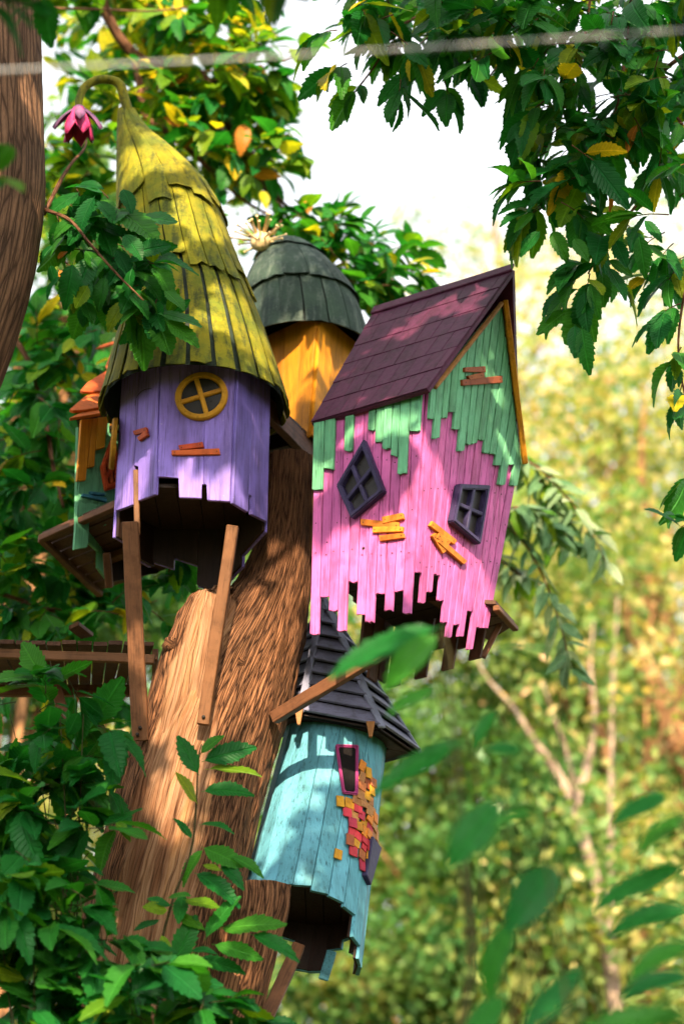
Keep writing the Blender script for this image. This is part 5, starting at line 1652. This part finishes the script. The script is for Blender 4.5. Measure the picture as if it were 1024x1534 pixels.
# ------------------------------------------------------------------ chestnut shoots in front of the trunk
def build_shoots():
    # the tall shoot, leaf by leaf
    t = thing('chestnut_shoot', P(262, 1700, 9.7), 'tall chestnut shoot with long toothed leaves standing before the stripped trunk', 'plant')
    f = Foliage(t, 300, 'stem')
    Z = zoomed(100, 1080, 2.695)
    L = [((535, 220), (447, 55)), ((540, 135), (618, 48)), ((545, 165), (760, 92)), ((560, 195), (785, 190)), ((545, 285), (742, 262)), ((528, 335), (448, 205)), ((532, 420), (667, 410)), ((508, 482), (443, 385)), ((555, 515), (445, 642)), ((545, 508), (715, 582)),
         ((660, 545), (797, 600)), ((620, 565), (710, 652)), ((545, 580), (625, 600)), ((515, 612), (695, 704)), ((470, 720), (615, 745)), ((412, 765), (310, 748)), ((425, 745), (328, 714)), ((405, 715), (492, 690)), ((555, 885), (680, 692)), ((430, 990), (522, 782)), ((500, 930), (592, 915)),
         ((610, 840), (885, 808)), ((740, 860), (942, 930)), ((585, 900), (795, 955)), ((520, 960), (722, 998)), ((410, 1038), (632, 1060)), ((360, 1095), (445, 1112)), ((430, 780), (560, 830)), ((470, 700), (450, 800)), ((380, 860), (420, 960)), ((440, 1190), (640, 1200)), ((400, 1100), (540, 1140)),
         ((330, 1000), (440, 1020)), ((560, 1190), (520, 1290)), ((380, 800), (270, 840))]
    for a, b in L:
        (x0, y0), (x1, y1) = Z([a, b])
        Y = 9.72 + rnd.uniform(-0.08, 0.05)
        f.leaf(P(x0, y0, Y), P(x1, y1, Y - rnd.uniform(0.0, 0.10)), (rnd.gauss(0, 0.25), -0.8, rnd.gauss(0.55, 0.2)), rnd.choices(['leaf_green', 'leaf_mid'], [8, 2])[0], rnd.uniform(1.0, 1.25), rnd.choice([0, 1, 2]))
    for pp in ([(262, 1700), (240, 1480), (236, 1440), (258, 1350), (285, 1280), (293, 1220), (297, 1140), (302, 1115)], [(236, 1440), (300, 1395), (360, 1385)], [(262, 1500), (290, 1480), (330, 1470)]):
        sp = spline(pp, 16)
        f.twig([P(x, y, 9.76) for x, y in sp], 0.009, 0.003)
    f.finish()
    # bushy saplings filling the lower left
    kd = mixkinds(leaf_green=92, leaf_mid=8)
    specs = [('chestnut sapling in deep shade, its top before the slatted deck', [(50, 1100), (95, 1125), (90, 1060), (125, 1070), (60, 1150), (120, 1155), (15, 1070)], (110, 1700), 9.85, 0.25),
             ('low chestnut sapling crowding the left of the stripped trunk', [(30, 1215), (75, 1195), (110, 1205), (135, 1190), (55, 1240), (95, 1245), (135, 1225), (-10, 1200), (15, 1165)], (60, 1750), 9.75, 0.25),
             ('chestnut sapling with crossing leaves at the foot of the trunk', [(120, 1340), (150, 1380), (100, 1390), (180, 1440), (140, 1450), (85, 1340)], (160, 1800), 9.55, 0.25),
             ('dark chestnut sapling below the pale gap beside the trunk', [(20, 1420), (50, 1390), (60, 1450), (10, 1480), (90, 1470), (40, 1520), (110, 1510), (0, 1380), (75, 1410)], (40, 1800), 9.5, 0.25),
             ('broad chestnut sapling under the sawn branch', [(160, 1490), (210, 1500), (260, 1510), (300, 1490), (240, 1470), (180, 1530), (290, 1540), (340, 1530), (130, 1540)], (230, 1850), 9.45, 0.25),
             ('thin chestnut sapling hanging over the edge of the frame by the pale gap', [(5, 1330), (-20, 1290), (20, 1310), (-10, 1360)], (-60, 1700), 9.4, 0.25)]
    for lab, spots, foot, Y, size in specs:
        t = thing('chestnut_sapling', P(foot[0], foot[1], Y), lab, 'plant', 'chestnut saplings around the trunk')
        f = Foliage(t, 300, 'stem', wide=1.25)
        for x, y in spots:
            yy = Y + rnd.uniform(-0.15, 0.2)
            tip = P(x, y, yy)
            mid = P(lerp(foot[0], x, 0.6) + rnd.uniform(-12, 12), lerp(foot[1], y, 0.7), yy)
            f.twig([P(foot[0], foot[1], Y), mid, tip], 0.005, 0.002)
            for _ in range(3):
                q = tip + Vector((rnd.gauss(0, 0.07), rnd.gauss(0, 0.10), rnd.gauss(-0.02, 0.07)))
                f.spray(q, (rnd.gauss(0, 0.9), rnd.gauss(-0.3, 0.4), rnd.gauss(0.1, 0.4)), 0.12, rnd.randint(4, 6), size * rnd.uniform(0.9, 1.1), kd, 0.35, r0=0.003)
        # bring the stem down to the ground
        g = P(foot[0], foot[1], Y)
        f.twig([Vector((g.x + 0.05, g.y, -0.1)), Vector((g.x, g.y, g.z * 0.5)), g], 0.008, 0.005)
        f.finish()
build_shoots()

# ------------------------------------------------------------------ out-of-focus shoots close to the camera
def build_near():
    groups = [('soft-focus chestnut shoot with leaves crossing before the pink house and slatted roof', (640, 1900), 6.4,
               [((662, 938), (488, 995)), ((657, 948), (576, 1018)), ((658, 1030), (578, 1060)), ((700, 1106), (556, 1174)), ((834, 978), (742, 958)), ((745, 1062), (705, 1110)), ((784, 1124), (728, 1118)), ((640, 960), (560, 950))]),
              ('soft-focus chestnut shoot with broad leaves against the golden wood', (800, 1950), 6.0,
               [((752, 1196), (668, 1292)), ((836, 1290), (760, 1390)), ((776, 1372), (710, 1488)), ((884, 1446), (768, 1540)), ((800, 1216), (740, 1226)), ((870, 1500), (800, 1540)), ((760, 1490), (690, 1560))]),
              ('soft-focus chestnut shoot with long leaves reaching in from the side', (1120, 1900), 6.2,
               [((1034, 1218), (950, 1268)), ((1036, 1296), (880, 1348)), ((1040, 1364), (908, 1376)), ((1040, 1414), (940, 1444)), ((1040, 1464), (930, 1472)), ((1040, 1522), (836, 1536)), ((1006, 1188), (914, 1224)), ((1040, 1250), (980, 1230)), ((1040, 1480), (960, 1510))])]
    for lab, foot, Y, L in groups:
        t = thing('near_shoot', P(foot[0], foot[1], Y), lab, 'plant')
        f = Foliage(t, 300, 'stem')
        bx = sum(a[0] for a, b in L) / len(L)
        for a, b in L:
            yy = Y + rnd.uniform(-0.3, 0.3)
            f.leaf(P(*a, yy), P(*b, yy - rnd.uniform(-0.03, 0.05)), (rnd.gauss(0, 0.3), -0.7 + rnd.gauss(0, 0.25), 0.6), 'leaf_green', rnd.uniform(1.0, 1.35) if math.hypot(a[0] - b[0], a[1] - b[1]) < 150 else rnd.uniform(0.62, 0.8), rnd.choice([0, 1]))
            fa = P(foot[0], foot[1], Y)
            f.twig([fa, P(lerp(foot[0], a[0], 0.5) + 60, lerp(foot[1], a[1], 0.5), yy), P(a[0] + 12, a[1] + 40, yy), P(*a, yy)], 0.004, 0.0018)
        g = P(foot[0], foot[1], Y)
        f.twig([Vector((g.x + 0.04, g.y, -0.1)), Vector((g.x, g.y, g.z * 0.5)), g], 0.009, 0.005)
        f.finish()
build_near()

# ------------------------------------------------------------------ trees in the wood behind
def far_tree(name, label, x, y, trunk_path, r0, crown, n, kinds, weights, size=(0.10, 0.20), bark_='bark_pale', seed=0, clumps=90, clump_r=0.55, limbs=9, group='trees in the wood behind'):
    """trunk_path: list of world points; crown: list of (cx, cy, cz, rx, ry, rz)"""
    g = np.random.default_rng(seed)
    t = thing(name, (x, y, 0), label, 'tree', group)
    sp = spline([tuple(p) for p in trunk_path], 20)
    tp = [Vector(p) for p in sp]
    tube('trunk', tp, [lerp(r0, r0 * 0.35, i / 20) for i in range(21)], M[bark_], t, 14, lambda p, th, v, r: r * 0.15 * noise.noise(Vector((math.cos(th), math.sin(th), v))))
    cs = []
    tot = sum(c[3] * c[4] * c[5] for c in crown)
    for c in crown:
        k = max(4, int(clumps * c[3] * c[4] * c[5] / tot))
        d = g.normal(size=(k, 3)); d /= np.linalg.norm(d, axis=1)[:, None]
        rr = g.random(k) ** 0.45
        cs.append(np.array(c[:3]) + d * rr[:, None] * np.array(c[3:]))
    cs = np.concatenate(cs)
    for i in range(limbs):
        e = Vector(cs[int(g.integers(len(cs)))])
        s = tp[int(lerp(8, 18, g.random()))]
        m_ = s.lerp(e, 0.5) + Vector((0, 0, 0.25 * (e - s).length * 0.5))
        q = [s, s.lerp(m_, 0.5), m_, m_.lerp(e, 0.5), e]
        tube('branch', [Vector(p) for p in spline([tuple(a) for a in q], 10)], [lerp(r0 * 0.35, r0 * 0.08, k / 10) for k in range(11)], M[bark_], t, 7)
    ci = g.integers(len(cs), size=n)
    cr_ = g.uniform(0.55, 1.25, size=len(cs)) * clump_r
    pos = cs[ci] + g.normal(size=(n, 3)) * cr_[ci][:, None] * np.array((1, 1, 0.7))
    ck = g.choice(len(kinds), size=len(cs), p=np.array(weights) / sum(weights))
    ca = g.random(len(cs))
    np_cloud('crown', pos, g.uniform(size[0], size[1], n), t, [M[k] for k in kinds], ck[ci], FARL, seed=seed + 1, up_bias=0.4, attr=np.clip(ca[ci] * 0.75 + g.random(n) * 0.25, 0, 0.999))
    return t

def wpath(px, Y):
    """trunk through picture points, carried down to the ground"""
    pts = [P(a, b, Y) for a, b in px]
    f = pts[0]
    return [Vector((f.x + 0.4, Y, -0.2)), Vector((f.x + 0.2, Y, f.z * 0.5))] + pts

def build_wood():
    # the forked pale trunk
    t = far_tree('forked_tree', 'slim pale trunk forking in two in the golden wood', P(905, 1400, 24).x, 24, wpath([(912, 1440), (896, 1340), (872, 1250), (858, 1205)], 24), 0.115,
                 [(P(850, 790, 24).x, 24.6, P(850, 790, 24).z, 1.2, 1.0, 1.2), (P(900, 1420, 24).x, 23.6, P(900, 1420, 24).z, 0.9, 0.6, 0.7), (P(840, 1050, 24).x, 23.4, P(840, 1050, 24).z, 0.9, 0.5, 0.5), (P(900, 1290, 24).x, 22.8, P(900, 1290, 24).z, 0.9, 0.4, 0.6)], 2600, ['far_green', 'far_gold'], [3, 2], seed=3, clumps=40, limbs=2)
    for pp in ([(858, 1205), (830, 1150), (800, 1112), (785, 1085), (760, 1050), (725, 1010), (700, 950)], [(860, 1205), (878, 1150), (890, 1080), (884, 1000), (888, 930)]):
        limb(t, [(a, b, 24) for a, b in pp], 0.062, 0.008, 20, 'bark_pale')
    # leaning warm trunk further right
    t = far_tree('leaning_far_tree', 'warm brown leaning trunk with orange lit bark in the wood', P(1010, 1100, 28).x, 28, wpath([(1060, 1250), (1010, 1100), (975, 1020), (948, 930), (935, 850)], 28), 0.26,
                 [(P(930, 640, 28).x, 29, P(930, 640, 28).z, 2.2, 1.8, 2.6)], 3500, ['far_gold', 'far_green'], [4, 1.5], bark_='bark_warm', seed=4, clumps=70, limbs=8)
    limb(t, [(948, 930, 28), (975, 860, 28), (1000, 800, 28), (960, 740, 28)], 0.14, 0.05, 16, 'bark_warm')
    spec = [  # label, crown lobes (px, py, radius, half height), distance, leaves, kinds, weights, clumps
        ('tall sparse golden tree whose top thins out into white sky', [(745, 400, 2.4, 2.6), (900, 520, 3.4, 3.2), (690, 620, 1.8, 1.6), (1000, 450, 2.0, 2.6)], 34, 6480, ['far_gold', 'far_green'], [3, 2], 70),
        ('golden tree behind the hanging chestnut leaves', [(900, 700, 3.0, 2.2), (1010, 620, 2.4, 2.6), (800, 700, 2.2, 2.2)], 30, 3960, ['far_gold', 'far_green'], [3, 3], 70),
        ('yellow green tree beside the pink house', [(830, 900, 2.4, 2.0), (700, 880, 2.0, 2.0), (960, 930, 2.2, 2.0)], 27, 5760, ['far_green', 'far_gold'], [4, 2], 70),
        ('leafy green tree filling the gap beside the teal tower', [(640, 1180, 2.4, 1.8), (560, 1050, 2.0, 1.6), (720, 1080, 2.0, 1.8)], 27, 12240, ['far_green', 'far_dark', 'far_gold'], [4, 2, 0.5], 80),
        ('dense green understorey tree low behind the teal tower', [(600, 1400, 2.4, 1.7), (700, 1330, 2.4, 1.7), (520, 1500, 2.2, 1.5)], 27, 15300, ['far_green', 'far_dark', 'far_gold'], [4, 3, 0.35], 80),
        ('dense yellowing understorey tree low in the wood', [(860, 1450, 2.4, 1.5), (980, 1380, 2.4, 2.0), (780, 1500, 2.0, 1.3)], 28, 13500, ['far_green', 'far_gold', 'far_dark'], [4, 1.6, 1.4], 80),
        ('green and gold tree around the forked pale trunk', [(860, 1150, 2.4, 2.2), (990, 1180, 2.4, 2.2), (760, 1230, 2.0, 1.8)], 30, 8640, ['far_green', 'far_gold'], [4, 2], 80),
        ('bright orange tinged tree at the far right of the wood', [(1040, 1050, 2.0, 2.4), (980, 850, 1.8, 2.0), (1080, 1300, 2.0, 2.4)], 33, 4680, ['far_gold', 'far_green'], [4, 2], 70),
        ('far green tree closing the wood behind the teal tower', [(620, 1250, 4.2, 3.2), (780, 1120, 4.0, 3.2), (560, 1480, 4.0, 2.6), (900, 1350, 4.0, 3.0)], 42, 13500, ['far_green', 'far_dark', 'far_gold'], [4, 2.4, 1], 110),
        ('far golden tree closing the wood behind the forked trunk', [(960, 1080, 4.0, 3.2), (860, 860, 3.6, 2.6), (1060, 950, 3.4, 3.2)], 44, 6840, ['far_gold', 'far_green'], [3, 3], 90),
        ('round green tree far behind the leaning trunk', [(330, 1250, 3.2, 2.6), (440, 1050, 2.6, 2.2), (230, 1420, 3.0, 2.0)], 36, 11700, ['far_green', 'far_dark'], [3, 2], 90),
        ('golden green tree far out beyond the side shoots', [(1280, 1000, 3.4, 3.4), (1180, 1300, 3.0, 2.6), (1300, 700, 2.6, 2.6)], 34, 11700, ['far_green', 'far_gold'], [3, 2], 90),
        ('tall green tree far behind the violet tower', [(200, 900, 3.0, 2.6), (60, 1050, 2.6, 2.4), (380, 800, 2.2, 1.8)], 38, 10800, ['far_dark', 'far_green'], [3, 2], 90),
        ('pale leafy tree glimpsed between the left saplings', [(60, 1330, 1.9, 1.4), (160, 1240, 1.5, 1.2), (-40, 1420, 1.6, 1.6), (90, 1480, 1.8, 1.2)], 26, 9000, ['far_gold', 'far_green'], [3, 2], 60),
        ('shaded green tree behind the brown trunk crown', [(80, 880, 1.7, 1.4), (40, 700, 1.5, 1.8), (150, 640, 1.2, 1.4), (230, 880, 1.4, 1.0)], 19, 11700, ['far_dark', 'far_green'], [4, 1], 80),
        ('loose green tree rising behind the mustard roof', [(190, 370, 1.0, 1.0), (120, 430, 1.0, 1.2), (130, 260, 0.9, 0.8)], 17, 2700, ['far_dark', 'far_green'], [4, 2], 60)]
    for i, (lab, cr, Y, n, kinds, wts, cl) in enumerate(spec):
        crown = []
        for px, py, r, h in cr:
            c = P(px, py, Y)
            crown.append((c.x, Y + rnd.uniform(-1.0, 1.0), c.z, r, r, h))
        c0 = crown[0]
        x0 = c0[0] + rnd.uniform(0.5, 1.5) * (1 if c0[0] > 0 else -1)
        path = [(x0, Y, -0.2), (x0 + 0.15, Y + 0.2, c0[2] * 0.35), (x0 - 0.1, Y, c0[2] * 0.7), (c0[0], c0[1], c0[2] + c0[5] * 0.5)]
        far_tree('wood_tree', lab, x0, Y, path, 0.16 if Y < 35 else 0.22, crown, n, kinds, wts, (0.09, 0.19) if Y < 38 else (0.13, 0.25), 'bark_warm', 20 + i, cl, 0.38 if Y < 30 else 0.5)
build_wood()

def build_surround():  # leaf ring added out of view to cut low sky light
    g = np.random.default_rng(77)
    n = 15000
    a = g.uniform(R_(24), R_(336), n)
    r = g.uniform(13, 24, n)
    pos = np.stack([np.sin(a) * r, np.cos(a) * r + 2.0, g.uniform(0, 1, n) ** 0.9 * 10.5 * (0.75 + 0.25 * np.sin(a * 9))], axis=1)
    o = np_cloud('woodland', pos, g.uniform(0.35, 0.7, n), None, [M['far_dark'], M['far_green']], g.integers(0, 2, n), FARL, seed=78, up_bias=0.3)
    tag(o, 'ring of woodland leaves added out of view to block low sky light', 'woodland', kind='stuff')
build_surround()

# ------------------------------------------------------------------ narrow-leaved bough beside the pink house
def build_narrow():
    base = P(250, 1700, 13.6)
    t = thing('narrow_leaved_tree', (base.x, 13.6, 0), 'tree with narrow grey green leaves arching out beside the pink house', 'tree')
    tube('trunk', [Vector((base.x, 13.6, -0.2)), P(300, 1520, 13.6), P(430, 1220, 13.6), P(530, 1000, 13.6), P(600, 860, 13.6), P(680, 760, 13.6)], [0.10, 0.08, 0.065, 0.05, 0.04, 0.025], M['bark_warm'], t, 12)
    paths = [[(680, 760, 13.6), (745, 690, 13.6), (790, 690, 13.6), (840, 735, 13.5), (880, 790, 13.5), (905, 840, 13.4)], [(680, 760, 13.6), (740, 775, 13.5), (785, 815, 13.4), (820, 880, 13.4), (845, 960, 13.4), (852, 1000, 13.4)],
             [(700, 800, 13.7), (750, 840, 13.6), (790, 870, 13.5)], [(790, 690, 13.6), (830, 760, 13.6), (850, 820, 13.6)], [(745, 775, 13.5), (770, 760, 13.3), (800, 770, 13.3), (830, 800, 13.3)]]
    f = Foliage(t, 300, 'twig')
    for pp in paths:
        limb(t, pp, 0.012, 0.004, 20)
        sp = spline(pp, 26)
        for k, (x, y, Y) in enumerate(sp):
            if x < 738: continue
            p = P(x, y, Y)
            tang = (P(*sp[min(k + 1, 26)]) - P(*sp[max(k - 1, 0)])).normalized()
            for s in (-1, 1):
                for _ in range(1):
                    v = tang * rnd.uniform(0.3, 0.9) + Vector((s * rnd.uniform(0.3, 0.9), rnd.gauss(-0.1, 0.5), rnd.gauss(-0.25, 0.35)))
                    f.leaf(p, p + v.normalized() * rnd.uniform(0.15, 0.25), (rnd.gauss(0, 0.5), -0.6, 0.7), rnd.choices(['leaf_narrow', 'leaf_narrow', 'leaf_mid'], [6, 3, 0.6])[0], rnd.uniform(1.1, 1.6), rnd.randrange(2))
    f.finish()
build_narrow()
